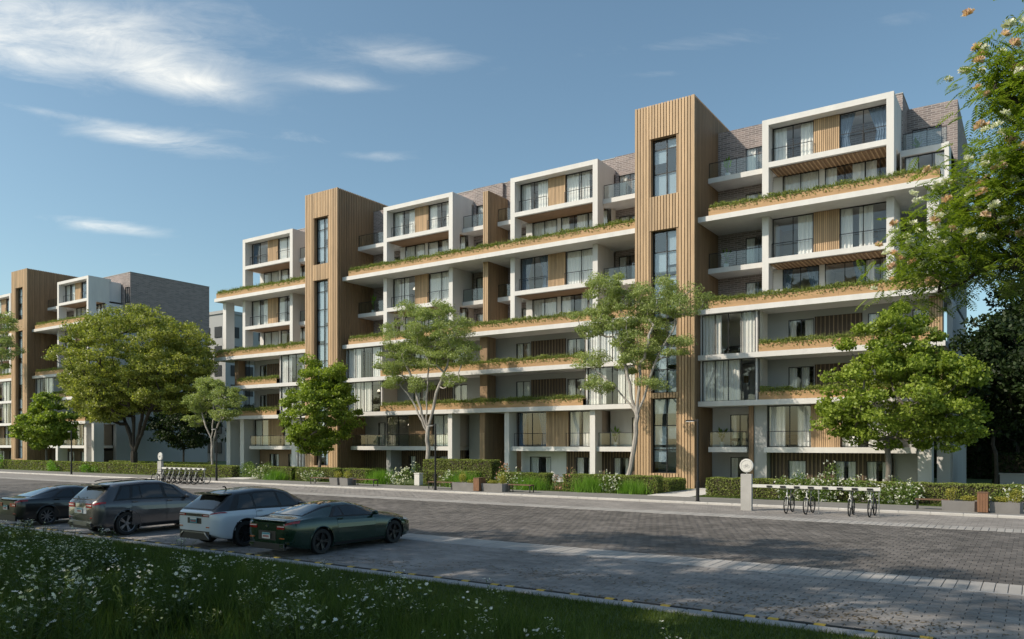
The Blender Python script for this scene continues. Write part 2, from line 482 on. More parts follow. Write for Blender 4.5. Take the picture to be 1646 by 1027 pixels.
def pave(parent, m, x0, x1, y0, y1, lx, ly, top, bond='y', gap=.012, name='paver', bev=.008, n_own=300, bigname='paver'):
    """blocks of a paved strip; the nearest ones in view are single objects, the rest one joined part"""
    cells = []
    nx = int((x1 - x0) / lx); ny = max(1, round((y1 - y0) / ly)); ly = (y1 - y0) / ny
    for i in range(nx):
        cx = x0 + (i + .5) * lx
        if bond == 'y' and i % 2:
            cells.append((cx, y0 + ly * .25, True)); cells.append((cx, y1 - ly * .25, True))
            cells += [(cx, y0 + (j + 1) * ly, False) for j in range(ny - 1)]
        else:
            cells += [(cx + (lx * .5 * (j % 2) if bond == 'x' else 0), y0 + (j + .5) * ly, False) for j in range(ny)]
    vis = sorted((c for c in cells if in_view(c[0], c[1])), key=lambda c: c[0] ** 2 + c[1] ** 2)[:n_own]
    own = set(vis)
    def blk(mb, cx, cy, t, half=False):
        l = ly * (.5 if half else 1)
        mb.box(cx - lx / 2 + gap / 2, cx + lx / 2 - gap / 2, cy - l / 2 + gap / 2, cy + l / 2 - gap / 2, -.02, t, bev)
    meshes = []
    for half in (False, True):
        mb = MB(); blk(mb, 0, 0, top, half); me = mb.mesh(name); me.materials.append(M[m]); meshes.append(me)
    rest = MB()
    for c in cells:
        half = c[2]
        if c in own:
            o = link(bpy.data.objects.new(bigname, meshes[1 if half else 0]), parent)
            o.location = (c[0], c[1], rp.uniform(-.003, .003))
        else:
            blk(rest, c[0], c[1], top + rp.uniform(-.003, .003), half)
    rest.build('paver_field', m, parent, kind='stuff')
pave(parking, 'paver_park', -62, 2.4, 12.95, 18.24, .40, .20, .03, bond='x')
pave(road, 'paver_slab', -62, 2.4, 18.27, 19.48, .235, 1.21, .034, bond='n', bigname='edge_slab')
pave(road, 'paver_dark', -62, 2.4, 19.5, 31.0, .26, .30, .03, bond='x', gap=.010)
pave(road, 'paver_slab', -92, 2.4, 31.02, 32.18, .235, 1.16, .034, bond='n', bigname='edge_slab')
pave(bike_strip, 'paver_light', -62, 2.4, 32.2, 36.74, .42, .21, .03, bond='x')
for par, y0, y1, m, xa in ((parking, 12.95, 18.24, 'paver_park', -62), (road, 18.27, 19.48, 'paver_slab', -62), (road, 19.5, 31.0, 'paver_dark', -62),
                       (road, 31.02, 32.18, 'paver_slab', -92), (bike_strip, 32.2, 36.74, 'paver_light', -62)):
    MB().box(XL, xa - .02, y0, y1, 0.002, .028).build('paving', m, par)
    MB().box(2.5, XR, y0, y1, 0.002, .028).build('paving', m, par)
def kerb_run(par, x0, x1, l, y0, y1, z, m):
    x = x0; mb = MB().box(0, l - .012, y0, y1, -.05, z, .018); me = mb.mesh('kerb_stone'); me.materials.append(M[m])
    while x < x1:
        o = link(bpy.data.objects.new('kerb_stone', me), par); o.location = (x, 0, rp.uniform(-.003, .003)); x += l
kerb_run(kerb_f, -96, 3, 1.2, 36.75, 37.0, .135, 'kerb_stone')
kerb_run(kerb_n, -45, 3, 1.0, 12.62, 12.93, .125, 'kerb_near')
# grey outer row that divides the parking strip from the edge slabs
MB().box(-62, 2.4, 18.15, 18.255, .0, .037).build('edging', 'kerb_near', parking)
# wheel stops along the near kerb
def wheel_stop():
    t = thing('wheel_stop', 'black rubber wheel stop strip with yellow patches along the lawn kerb', 'wheel stop', group='wheel stops along the lawn kerb')
    L = 2.5
    mb = MB()
    mb.poly([(0, 0, 0), (L, 0, 0), (L, .03, .085), (0, .03, .085)]).poly([(0, .03, .085), (L, .03, .085), (L, .11, .085), (0, .11, .085)])
    mb.poly([(0, .11, .085), (L, .11, .085), (L, .17, 0), (0, .17, 0)]).poly([(0, 0, 0), (0, .03, .085), (0, .11, .085), (0, .17, 0)]).poly([(L, 0, 0), (L, .17, 0), (L, .11, .085), (L, .03, .085)])
    mb.build('rubber_body', 'rubber', t)
    for c in (.13, .86, 1.62, 2.37):
        y = MB(); a, b = c - .115, c + .115
        y.poly([(a, -.003, 0), (b, -.003, 0), (b - .03, .027, .09), (a + .03, .027, .09)]).poly([(a + .03, .027, .09), (b - .03, .027, .09), (b - .03, .113, .09), (a + .03, .113, .09)])
        y.poly([(a + .03, .113, .09), (b - .03, .113, .09), (b, .174, 0), (a, .174, 0)]).poly([(a, -.003, 0), (a + .03, .027, .09), (a + .03, .113, .09), (a, .174, 0)]).poly([(b, -.003, 0), (b, .174, 0), (b - .03, .113, .09), (b - .03, .027, .09)])
        y.build('yellow_patch', 'yellow', t)
    return t
ws0 = wheel_stop()
x = -43.0; k = 0
while x < 1.5:
    o = ws0 if k == 0 else copy_tree(ws0)
    o.location = (x, 13.0, .03); x += 2.62; k += 1

# leaf litter blown together on the parking strip
rl = np.random.default_rng(77)
lc = []
for cx_, cy_, sx_, sy_, n_l in ((-9.0, 15.2, 1.6, .35, 260), (-13.5, 14.3, 1.0, .3, 160), (-4.0, 15.0, 1.5, .3, 240), (-2.2, 14.2, 1.3, .25, 260), (-6.5, 13.6, 2.5, .2, 200), (-12, 16.8, 3, .8, 90), (-18, 13.6, 5, .2, 160), (-27, 13.5, 6, .2, 160)):
    lc.append(np.stack([rl.normal(cx_, sx_, n_l), rl.normal(cy_, sy_, n_l), np.full(n_l, .04)], 1))
lc = np.concatenate(lc); lc[:, 1] = np.clip(lc[:, 1], 13.2, 18)
lq = leaf_quads(lc, .075, up=5, aspect=.6, rng=rl); lq[:, :, 2] = .036 + np.abs(lq[:, :, 2] - .04) * .35
add_mesh('fallen_leaves', polys_mesh('fallen_leaves', lq, 4, 'litter'), parking, 'stuff')
# ================================================================ apartment buildings
YT, YS, YC, YG, YB = 48.0, 48.6, 49.7, 50.5, 52.5
ZB = [0, 2.45, 5.40, 8.38, 11.35, 14.36, 17.33, 20.40, 23.43]     # undersides of the floors
TH = .33
rb = random.Random(11)
def part(name, m, par, *b, **k):
    return MB().box(*b).build(name, m, par, **k)
def slats(par, m, x0, x1, y, z0, z1, pitch=.2, w=.12, d=.05, axis='x', name='slat_cladding', sgn=-1, holes=()):
    """upright battens on a wall face; axis x: wall faces -y (sgn -1); axis y: wall faces +x"""
    mb = MB(); n = max(1, int(round((x1 - x0) / pitch))); p = (x1 - x0) / n
    for i in range(n):
        a = x0 + (i + .5) * p - w / 2; b = a + w
        segs = [(z0, z1)]
        for (hx0, hx1, hz0, hz1) in holes:
            if b > hx0 and a < hx1:
                ns = []
                for (s0, s1) in segs:
                    if hz0 > s0: ns.append((s0, min(s1, hz0)))
                    if hz1 < s1: ns.append((max(s0, hz1), s1))
                segs = [q for q in ns if q[1] - q[0] > .01]
        for s0, s1 in segs:
            if axis == 'x': mb.box(a, b, y, y + sgn * d, s0, s1)
            else: mb.box(y, y + d, a, b, s0, s1)
    return mb.build(name, m, par, kind='stuff')
def curtain(par, x0, x1, y, z0, z1, m, taper=0.0):
    mb = MB(); n = max(6, int((x1 - x0) / .055)); ph = rb.uniform(0, 6)
    P = []
    for i in range(n + 1):
        u = i / n; x = x0 + (x1 - x0) * u
        dy = .035 * math.sin(i * 1.55 + ph) + .012 * math.sin(i * .7 + ph * 2)
        P.append((x, y + dy))
    xm = x0 if taper > 0 else x1
    for i in range(n):
        (xa, ya), (xb, yb) = P[i], P[i + 1]
        t = abs(taper)
        lo = lambda x: x + (xm - x) * t
        zm = z0 + (z1 - z0) * .38
        mb.quad((lo(xa), ya, zm), (lo(xb), yb, zm), (xb, yb, z1), (xa, ya, z1))
        mb.quad((lo(xa) + (xa - lo(xa)) * .35, ya, z0), (lo(xb) + (xb - lo(xb)) * .35, yb, z0), (lo(xb), yb, zm), (lo(xa), ya, zm))
    return mb.build('curtain', m, par, smooth=True)
ROOMS = ['room_a', 'room_b', 'room_c', 'room_a', 'room_d', 'room_c']
FURN = []
def window(par, x0, x1, z0, z1, y, mull=1, tran=None, cur='lr', room=True, depth=3.4, fm='frame', label=None, fw=.045, glass='glass', rm=None):
    """glazed opening facing -y: frame with mullions > panes, curtains, the room behind"""
    f = MB()
    f.box(x0, x1, y - .02, y + .05, z0, z0 + fw).box(x0, x1, y - .02, y + .05, z1 - fw, z1)
    f.box(x0, x0 + fw, y - .021, y + .051, z0 + fw, z1 - fw).box(x1 - fw, x1, y - .021, y + .051, z0 + fw, z1 - fw)
    xs = [x0 + fw] + [x0 + (x1 - x0) * (k + 1) / (mull + 1) for k in range(mull)] + [x1 - fw]
    for xm in xs[1:-1]: f.box(xm - .022, xm + .022, y - .019, y + .049, z0 + fw, z1 - fw)
    if tran: f.box(x0 + fw, x1 - fw, y - .017, y + .047, tran - .025, tran + .025)
    w = f.build('window', fm, par)
    for a, b in zip(xs[:-1], xs[1:]):
        MB().box(a, b, y + .01, y + .022, z0 + fw, z1 - fw).build('pane', glass, w)
    W_ = x1 - x0
    cm = 'curtain'
    if cur:
        if 'b' in cur: cm = 'curtain_blue'
        if 't' in cur: cm = 'curtain_taupe'
        tp = .45 if 'b' in cur else 0
        if 'f' in cur: curtain(w, x0 + .03, x1 - .03, y + .13, z0 + .05, z1 - .03, cm)
        else:
            if 'l' in cur: curtain(w, x0 + .03, x0 + W_ * rb.uniform(.26, .42), y + .13, z0 + .05, z1 - .03, cm, tp)
            if 'r' in cur: curtain(w, x1 - W_ * rb.uniform(.26, .42), x1 - .03, y + .13, z0 + .05, z1 - .03, cm, -tp)
            if 's' in cur:
                a = x0 + W_ * rb.uniform(.3, .5); curtain(w, a, a + W_ * .3, y + .2, z0 + .05, z1 - .03, 'curtain')
    if room:
        r = MB(); a, b, ya, yb, zc, zf = x0 - .25, x1 + .25, y + .06, y + depth, z1 + .12, z0 - .02
        r.quad((a, yb, zf), (b, yb, zf), (b, yb, zc), (a, yb, zc)).quad((a, ya, zf), (a, yb, zf), (a, yb, zc), (a, ya, zc)).quad((b, yb, zf), (b, ya, zf), (b, ya, zc), (b, yb, zc)).quad((a, ya, zc), (a, yb, zc), (b, yb, zc), (b, ya, zc))
        r.build('room_wall', rm or rb.choice(ROOMS), w)
        MB().quad((a, ya, zf), (b, ya, zf), (b, yb, zf), (a, yb, zf)).build('room_floor', 'room_floor', w)
        FURN.append((x0, x1, z0, z1, y, depth))
    return w
def wall_holes(par, x0, x1, z0, z1, y, t, m, wins, name='wall'):
    """wall x0..x1 z0..z1, front face at y, with window openings cut out"""
    mb = MB(); wins = sorted(wins); x = x0
    for (a, b, c, d) in wins:
        if a > x: mb.box(x, a, y, y + t, z0, z1)
        if c > z0: mb.box(a, b, y, y + t, z0, c)
        if d < z1: mb.box(a, b, y, y + t, d, z1)
        x = b
    if x < x1: mb.box(x, x1, y, y + t, z0, z1)
    return mb.build(name, m, par)
def rail(par, x0, x1, y, z, h=1.0, glass=True, posts=True, gm='glass_rail'):
    mb = MB().box(x0, x1, y - .02, y + .02, z + h - .035, z + h)
    if posts:
        n = max(1, int((x1 - x0) / 1.3))
        for i in range(n + 1):
            xx = x0 + (x1 - x0 - .03) * i / n
            mb.box(xx, xx + .03, y - .012, y + .012, z, z + h - .035)
    r = mb.build('railing', 'frame', par)
    if glass: MB().box(x0 + .02, x1 - .02, y - .006, y + .006, z + .04, z + h - .05).build('glass_panel', gm, r)
    return r
def planter(par, x0, x1, z, y0=48.66, y1=49.3, h=.50, seed=0, dens=420):
    """wooden trough on a slab edge, grass and herbs growing out of it"""
    mb = MB(); n = max(1, int((x1 - x0) / 2.4)); p = (x1 - x0) / n
    t = MB().box(x0, x1, y0 + .02, y1 - .02, z, z + h - .06).build('planter', 'planter_wood', par)
    for i in range(n): mb.box(x0 + i * p + .004, x0 + (i + 1) * p - .004, y0, y0 + .018, z + .01, z + h)
    mb.box(x0, x0 + .018, y0 + .019, y1, z + .01, z + h - .002).box(x1 - .018, x1, y0 + .019, y1, z + .01, z + h - .002)
    mb.build('fascia_board', 'planter_wood', t)
    rng = np.random.default_rng(int(abs(x0 * 31 + z * 7)) + seed)
    L = x1 - x0; N = int(L * dens)
    px_ = rng.uniform(x0 + .03, x1 - .03, N); py_ = y0 + rng.beta(1.2, 1.6, N) * (y1 - y0)
    wav = .25 + .06 * np.sin(px_ * 1.7 + z) + .05 * np.sin(px_ * 4.3 + 2 * z) + .03 * np.sin(px_ * 11)
    hz = z + h + rng.uniform(-.05, 1, N) ** 1.0 * np.clip(wav, .08, .5)
    C = np.stack([px_, py_, hz], 1)
    sp = rng.random(N) < .12                              # trailing stems over the front edge
    C[sp, 1] = y0 - rng.uniform(.0, .05, sp.sum()); C[sp, 2] = z + h - rng.random(sp.sum()) ** 2.2 * .26
    Q = leaf_quads(C, .12, up=.6, aspect=.5, rng=rng)
    nb = int(L * 90)
    B = np.stack([rng.uniform(x0 + .03, x1 - .03, nb), rng.uniform(y0 + .03, y1 - .05, nb), np.full(nb, z + h - .05)], 1)
    bl = blades(B, .46, .028, rng, .25)
    bl4 = np.concatenate([bl, bl[:, 2:3]], 1)
    add_mesh('foliage', polys_mesh('foliage', np.concatenate([Q, bl4]), 4, 'leaf_roof'), t, 'stuff')
    return t
def soffit(par, x0, x1, y0, y1, z, battens=False):
    s = MB().box(x0, x1, y0, y1, z - .03, z - .003).build('soffit', 'soffit', par)
    if battens:
        mb = MB(); n = int((x1 - x0) / .24)
        for i in range(n): mb.box(x0 + (i + .3) * (x1 - x0) / n, x0 + (i + .3) * (x1 - x0) / n + .07, y0 + .02, y1 - .02, z - .07, z - .031)
        mb.build('soffit_batten', 'wood_light', s, kind='stuff')
def box_unit(par, x0, x1, k, top, yb=52.3, cur=('lr', 'lrb'), battens=False, low=('fs', 'lr')):
    """white framed projecting box: two storeys between slab k and the slab or roof above"""
    z0 = ZB[k] + TH; zm = ZB[k + 1]; z1 = ZB[8] - .35 if top else ZB[k + 2]
    cw = .40
    for a, b, side in ((x0, x0 + cw, 'l'), (x1 - cw, x1, 'r')):
        part('column', 'white', par, a, b, YC, YC + .95, z0, z1)
        part('side_wall', 'white', par, a + .004, b - .004, YC + .95, yb, zm + .005, z1)
    part('floor_slab', 'white', par, x0 + cw, x1 - cw, YC + .003, yb, zm, zm + TH)
    soffit(par, x0 + cw + .02, x1 - cw - .02, YC + .25, yb - .05, zm, battens)
    if top: part('roof_slab', 'white', par, x0, x1, YC - .002, yb + .2, z1, ZB[8])
    zf = zm + TH
    wl = (x0 + cw + .05, x0 + 2.95); pn = (x0 + 2.95, x0 + 4.47); wr = (x0 + 4.47, x1 - cw - .05)
    window(par, wl[0], wl[1], zf, z1 - .02, YG, 1, cur=cur[0])
    window(par, wr[0], wr[1], zf, z1 - .02, YG, 1, cur=cur[1])
    p = part('timber_panel', 'wood_back', par, pn[0], pn[1], YG - .07, YG + .1, zf, z1 - .01)
    slats(p, 'wood_light', pn[0] + .01, pn[1] - .01, YG - .075, zf + .01, z1 - .02, .115, .08, .03, name='slat')
    rail(par, wl[0], wl[1] - .02, YG - .25, zf, 1.0, False)
    rail(par, wr[0] + .02, wr[1], YG - .25, zf, 1.0, False)
    # recessed storey below the box
    yl = 51.7
    window(par, x0 + .75, x0 + 3.0, z0, zm - .06, yl, 1, cur=low[0])
    part('wall', 'white', par, x0 + 3.0, x0 + 3.35, yl, yl + .2, z0, zm - .05)
    window(par, x0 + 3.35, x0 + 5.7, z0, zm - .06, yl, 1, cur=low[1])
    window(par, x0 + 5.7, x1 - .2, z0, zm - .06, yl, 1, cur='lr')
    part('wall', 'white', par, x0 + .15, x0 + .75, yl, yl + .2, z0, zm - .05)
def balcony_bay(par, x0, x1, k, top, win='r', ybal=50.5, plant=True):
    """recess with brick back wall, a mid balcony with glass balustrade"""
    z0 = ZB[k] + TH; zm = ZB[k + 1]; z1 = ZB[k + 2] if not top else 24.4
    w = min(1.75, x1 - x0 - .5)
    a = x1 - .15 - w if win == 'r' else x0 + .3
    h1 = (a, a + w, z0 + .1, z0 + 2.2); h2 = (a, a + w, zm + TH + .02, zm + TH + 2.2)
    mb = wall_holes(par, x0, x1, z0, zm, YB, .25, 'brick', [h1], 'brick_wall')
    wall_holes(par, x0, x1, zm, z1, YB, .25, 'brick', [h2], 'brick_wall')
    window(par, *h1, YB + .05, 1, cur='lr'); window(par, *h2, YB + .05, 1, cur='f' if rb.random() < .4 else 'lr')
    part('balcony_slab', 'white', par, x0 + .003, x1 - .003, ybal, YB - .003, zm - .02, zm + TH - .02)
    rail(par, x0 + .05, x1 - .05, ybal + .08, zm + TH - .02, 1.02)
def stair_tower(par, x0, x1, wins, yb=55.3, zt=25.45):
    """timber clad stair tower with tall slot windows"""
    xw0, xw1 = x0 + (x1 - x0) * .28, x0 + (x1 - x0) * .71
    hs = [(xw0, xw1, a, b) for a, b in wins]
    t = MB()
    # core walls with openings in the front
    t.box(x0, xw0, YT + .05, YT + .5, .1, zt - .05).box(xw1, x1, YT + .05, YT + .5, .1, zt - .05)
    zs = [.1] + [z for a, b in wins for z in (a, b)] + [zt - .05]
    for i in range(0, len(zs), 2): t.box(xw0, xw1, YT + .05, YT + .5, zs[i], zs[i + 1])
    t.box(x0, x0 + .3, YT + .5, yb, .1, zt - .05).box(x1 - .3, x1, YT + .5, yb, .1, zt - .05).box(x0 + .3, x1 - .3, YT + 2.2, yb, .1, zt - .06)
    tw = t.build('stair_tower', 'wood_back', par)
    slats(tw, 'wood_light', x0, x1, YT + .05, .1, zt, .205, .15, .045, holes=hs)
    slats(tw, 'wood_shaded', YT + .05, yb, x1, .1, zt - .003, .205, .135, .05, axis='y')  # side away from the sun: same slats, with the shade painted in
    MB().box(x1 - .12, x1 + .052, YT - .008, YT + .11, .1, zt + .002).build('corner_post', 'wood_light', tw)
    for a, b in wins:
        f = MB(); y = YT + .38
        f.box(xw0, xw1, y, y + .06, a, a + .06).box(xw0, xw1, y, y + .06, b - .06, b).box(xw0, xw0 + .07, y, y + .06, a + .06, b - .06).box(xw1 - .05, xw1, y, y + .06, a + .06, b - .06)
        xm = xw0 + (xw1 - xw0) * .56
        f.box(xm - .035, xm + .035, y - .01, y + .055, a + .06, b - .06)
        zz_ = [a + .06]
        q = a + 1.55
        while q < b - .5: zz_.append(q); q += 1.5 if len(zz_) % 2 else 1.6
        zz_.append(b - .06)
        for q in zz_[1:-1]: f.box(xw0 + .07, xw1 - .05, y + .004, y + .05, q - .03, q + .03)
        w = f.build('window', 'frame', tw)
        for z_a, z_b in zip(zz_[:-1], zz_[1:]):
            for xa, xb in ((xw0 + .07, xm - .035), (xm + .035, xw1 - .05)):
                MB().box(xa, xb, y + .02, y + .032, z_a, z_b).build('pane', 'glass_frost', w)
        r = MB().box(xw0 - .3, xw1 + .3, YT + 2.0, YT + 2.1, a - .2, b + .2)
        for kk in range(1, 8):
            if a < ZB[kk] < b: r.box(xw0 - .02, xw1 + .02, YT + .52, YT + 2.0, ZB[kk], ZB[kk] + .3)
        r.build('landing', 'render_grey', w)
        for z_a, z_b in zip(zz_[:-1], zz_[1:]):
            for xa, xb in ((xw0 + .07, xm - .03), (xm + .03, xw1 - .05)):
                if rb.random() < .8: MB().box(xa, xb, y + .11, y + .115, z_a + (z_b - z_a) * rb.choice((0, 0, 0, .2, .45)), z_b).build('blind', 'blind', w)
    return tw
def mid_levels(par, xa, xb, bays, segs, yw=50.8):
    """levels 2 and 3: glazed bays flush with the slab, planters and a set back wall between"""
    for k in (2, 3):
        z0 = ZB[k] + TH; z1 = ZB[k + 1]
        for i, (a, b, n) in enumerate(bays):
            window(par, a, b, z0, z1 - .01, 49.0, n, cur=('lr' if (i + k) % 2 else 'ls'), fw=.04)
            part('wall', 'white', par, a - .12, a - .002, 49.0, yw, z0, z1 - .002); part('wall', 'white', par, b + .002, b + .12, 49.0, yw, z0, z1 - .002)
        for (a, b, items) in segs:
            planter(par, a, b, z0)
            hs = []
            for it in items:
                if it[0] == 'w': hs.append((it[1], it[2], z0 + .05, z0 + 2.12))
                elif it[0] == 's':
                    p = part('timber_panel', 'panel_dark', par, it[1], it[2], yw - .05, yw - .002, z0, z0 + 2.2)
                    slats(p, 'wood_dark', it[1], it[2], yw - .052, z0 + .01, z0 + 2.19, .25, .05, .04, name='slat')
            wall_holes(par, a - .1, b + .1, z0, z1 - .003, yw, .2, 'render_grey', hs)
            for h in hs: window(par, *h, yw + .04, 1, cur=rb.choice(('lr', 'lr', 'f', 'ls')))
def body(par, x0, x1, y0, y1, z1, m='brick', low='render_grey'):
    part('upper_block', m, par, x0, x1, y0, y1, 20.6, z1)
    part('rear_block', low, par, x0 + .05, x1 - .05, y0 + 3.3, y1, .1, 20.6)
    part('parapet_cap', 'render_grey', par, x0 - .03, x1 + .03, y0 - .03, y1 + .03, z1 + .003, z1 + .06)
main = thing('apartment_building', 'long white apartment building with two timber clad stair towers and planted balconies', 'building', (0, 0, 0))
T1 = (-54.80, -50.69); T2 = (-22.29, -18.16)
stair_tower(main, *T2, [(1.05, 6.0), (6.35, 17.1), (19.35, 23.2)])
stair_tower(main, *T1, [(1.05, 17.6), (19.0, 23.2)])
# ---- slabs
for k in (2, 3, 4, 6):
    zz0, zz1 = ZB[k], ZB[k] + TH
    xl = {4: -68.95, 6: -68.95, 3: -66.9, 2: -67.9}[k]
    part('floor_slab', 'white', main, xl, T1[0] - .003, YS, 55.0, zz0, zz1)
    part('floor_slab', 'white', main, T1[1] + .06, T2[0] - .003, YS, 55.0, zz0, zz1)
    part('floor_slab', 'white', main, T2[1] + .06, -4.03, YS, 56.0, zz0, zz1)
# long planters on the two big slabs
for k in (4, 6):
    z = ZB[k] + TH
    planter(main, -68.7, T1[0] - .02, z); planter(main, T1[1] + .75, T2[0] - .02, z); planter(main, T2[1] + .75, -4.3, z)
# ---- projecting boxes
box_unit(main, -65.90, -58.45, 4, False, cur=('lr', 'lr')); box_unit(main, -65.90, -58.45, 6, True, cur=('lb', 'f'))
box_unit(main, -46.77, -39.16, 4, False, cur=('ls', 'f')); box_unit(main, -46.77, -39.16, 6, True, cur=('lr', 'lr'))
box_unit(main, -33.51, -25.97, 4, False, cur=('lrb', 'f')); box_unit(main, -33.51, -25.97, 6, True, cur=('lr', 'ls'))
box_unit(main, -14.29, -6.73, 4, False, cur=('r', 'ls'), battens=True, low=('lrb', 'rb')); box_unit(main, -14.29, -6.73, 6, True, yb=54.8, cur=('lr', 'lrb'), battens=True)
# ---- brick recesses with balconies
for k, top in ((4, False), (6, True)):
    balcony_bay(main, T2[1] + .06, -14.30, k, top, 'r'); balcony_bay(main, -25.96, T2[0] - .01, k, top, 'l')
    balcony_bay(main, T1[1] + .06, -46.78, k, top, 'r'); balcony_bay(main, -58.44, T1[0] - .01, k, top, 'l')
    balcony_bay(main, -39.15, -36.17, k, top, 'l', 51.0); balcony_bay(main, -35.64, -33.52, k, top, 'r', 51.0)
    z0, z1 = ZB[k] + TH, (ZB[6] if not top else 22.9)
    f = part('timber_fin', 'wood_back', main, -36.15, -35.65, 49.75, YB, z0, z1)
    slats(f, 'wood_light', -36.15, -35.65, 49.75, z0 + .35, z1, .1667, .12, .03, name='slat'); slats(f, 'wood_shaded', 49.78, YB, -35.65, z0, z1, .2, .13, .03, axis='y', name='slat')
# right end of the top and fifth storeys
for k, top in ((4, False), (6, True)):
    z0 = ZB[k] + TH; zm = ZB[k + 1]; z1 = 24.2 if top else ZB[6]
    hs = [(-6.4, -4.75, zm + TH + .02, zm + TH + 2.1)]
    wall_holes(main, -6.72, -3.9, zm, z1, 55.0, .25, 'brick', hs, 'brick_wall'); window(main, *hs[0], 55.05, 1, cur='')
    part('balcony_slab', 'white', main, -6.72, -4.2, 52.2, 55.0, zm - .05, zm + TH - .02); rail(main, -6.6, -4.25, 52.3, zm + TH - .02, 1.02)
    window(main, -6.5, -4.3, z0, zm - .08, 52.4, 2, cur='lr')
    part('end_wall', 'white', main, -4.28, -4.05, 51.0, 55.0, z0, zm - .052)
part('column', 'white', main, -5.0, -4.4, 49.3, 50.2, ZB[4] + TH, ZB[6] - .002)
# ---- body behind
body(main, -65.4, T1[0] + .3, 52.76, 64, 24.4); body(main, T1[0] + .3, T2[0] + .3, 52.76, 64, 24.4); body(main, T2[0] + .3, -6.67, 52.76, 64, 24.4)
part('upper_block', 'brick', main, -6.66, -3.9, 55.26, 65, 17.7, 24.2)
part('end_wall', 'white', main, -4.3, -4.0, 52.9, 64, .1, ZB[4] - .003); part('end_wall', 'render_grey', main, -4.32, -4.02, 55.3, 64.8, ZB[4] + TH + .003, 17.6)
# ---- levels 2 and 3
mid_levels(main, T2[1], -4, [(-17.95, -14.5, 3)], [(-14.2, -4.4, [('w', -12.95, -11.4), ('s', -11.35, -8.6), ('w', -8.3, -6.9), ('w', -5.9, -4.95)])])
mid_levels(main, T1[1], T2[0], [(-50.4, -46.4, 3), (-26.4, -22.5, 3)],
           [(-46.15, -26.6, [('w', -44.3, -42.8), ('s', -42.7, -40.0), ('w', -39.9, -38.5), ('w', -33.7, -32.4), ('s', -32.3, -29.2), ('w', -29.1, -27.6)])])
mid_levels(main, -65.6, T1[0], [(-59.3, -55.0, 3)], [(-65.4, -59.5, [('w', -64.6, -63.6), ('s', -63.5, -60.9), ('w', -60.8, -59.9)])])
for k in (2, 3):
    z0, z1 = ZB[k] + TH, ZB[k + 1]
    f = part('timber_fin', 'wood_back', main, -36.2, -35.5, 49.4, 50.55, z0, z1 - .002)
    slats(f, 'wood_dark', 49.4, 50.55, -35.5, z0, z1 - .002, .2, .13, .03, axis='y', name='slat')
    p = part('timber_panel', 'wood_back', main, -4.95, -4.25, 49.75, 49.85, z0, z1 - .01); slats(p, 'wood_light', -4.95, -4.25, 49.75, z0, z1 - .01, .14, .09, .04, name='slat')
    for q in range(5): part('screen_post', 'frame', main, -66.4 + q * .22, -66.36 + q * .22, 50.2, 50.25, z0, z1 - .003)
# ---- level 1 and ground floor
Z1 = ZB[1] + TH; Z2 = ZB[2] - .003
def low_windows(items, z0, z1, y):
    for a, b, c in items: window(main, a, b, z0, z1, y, 1, cur=c)
# right block
part('balcony_slab', 'white', main, -17.6, -15.1, 49.15, 51.4, ZB[1], Z1)
part('floor_slab', 'white', main, -14.0, -5.5, 49.05, 52.2, ZB[1], Z1)
h = [(-16.9, -15.6, Z1 + .02, Z1 + 2.15)]
wall_holes(main, -18.1, -15.05, Z1, Z2, 51.4, .2, 'white', h); window(main, *h[0], 51.45, 1, cur='l')
rail(main, -17.55, -15.15, 49.25, Z1, 1.0)
part('post', 'wood_shaded', main, -15.05, -14.75, 49.4, 51.0, .1, Z2); part('wall', 'render_grey', main, -14.74, -13.95, 49.5, 51.6, .1, Z2)
low_windows([(-13.9, -11.3, 'lr'), (-9.6, -7.2, 'lr')], Z1, Z2 - .03, 49.75)
p = part('timber_panel', 'wood_back', main, -11.3, -9.6, 49.6, 49.85, Z1, Z2); slats(p, 'wood_light', -11.3, -9.6, 49.6, Z1, Z2 - .01, .12, .085, .03, name='slat')
rail(main, -13.85, -11.3, 49.3, Z1, 1.0, False); rail(main, -9.6, -7.2, 49.3, Z1, 1.0, False)
part('wall', 'white', main, -7.2, -6.9, 49.6, 52, Z1, Z2); part('wall', 'render_grey', main, -6.9, -5.6, 50.6, 50.8, .1, Z2)
part('column', 'white', main, -5.45, -4.75, 49.2, 50.3, .1, Z2); part('wall', 'white', main, -4.7, -4.02, 51.5, 51.7, .1, Z2)
h = [(-16.85, -15.3, .15, 2.1)]
wall_holes(main, -18.1, -15.05, .1, ZB[1] - .003, 51.3, .2, 'render_grey', h); window(main, *h[0], 51.35, 1, cur='l')
h = [(-12.85, -11.75, .75, 1.95), (-10.05, -8.85, .7, 1.95), (-8.3, -7.05, .3, 1.95)]
wl = wall_holes(main, -13.93, -6.92, .1, ZB[1] - .003, 50.3, .2, 'panel_dark', h, 'timber_wall'); slats(wl, 'wood_dark', -13.93, -6.92, 50.3, .1, ZB[1] - .005, .24, .06, .04, holes=h, name='slat')
for q in h: window(main, *q, 50.34, 1 if q[1] - q[0] > 1.2 else 0, cur='lr' if q[1] - q[0] > 1.15 else 'f')
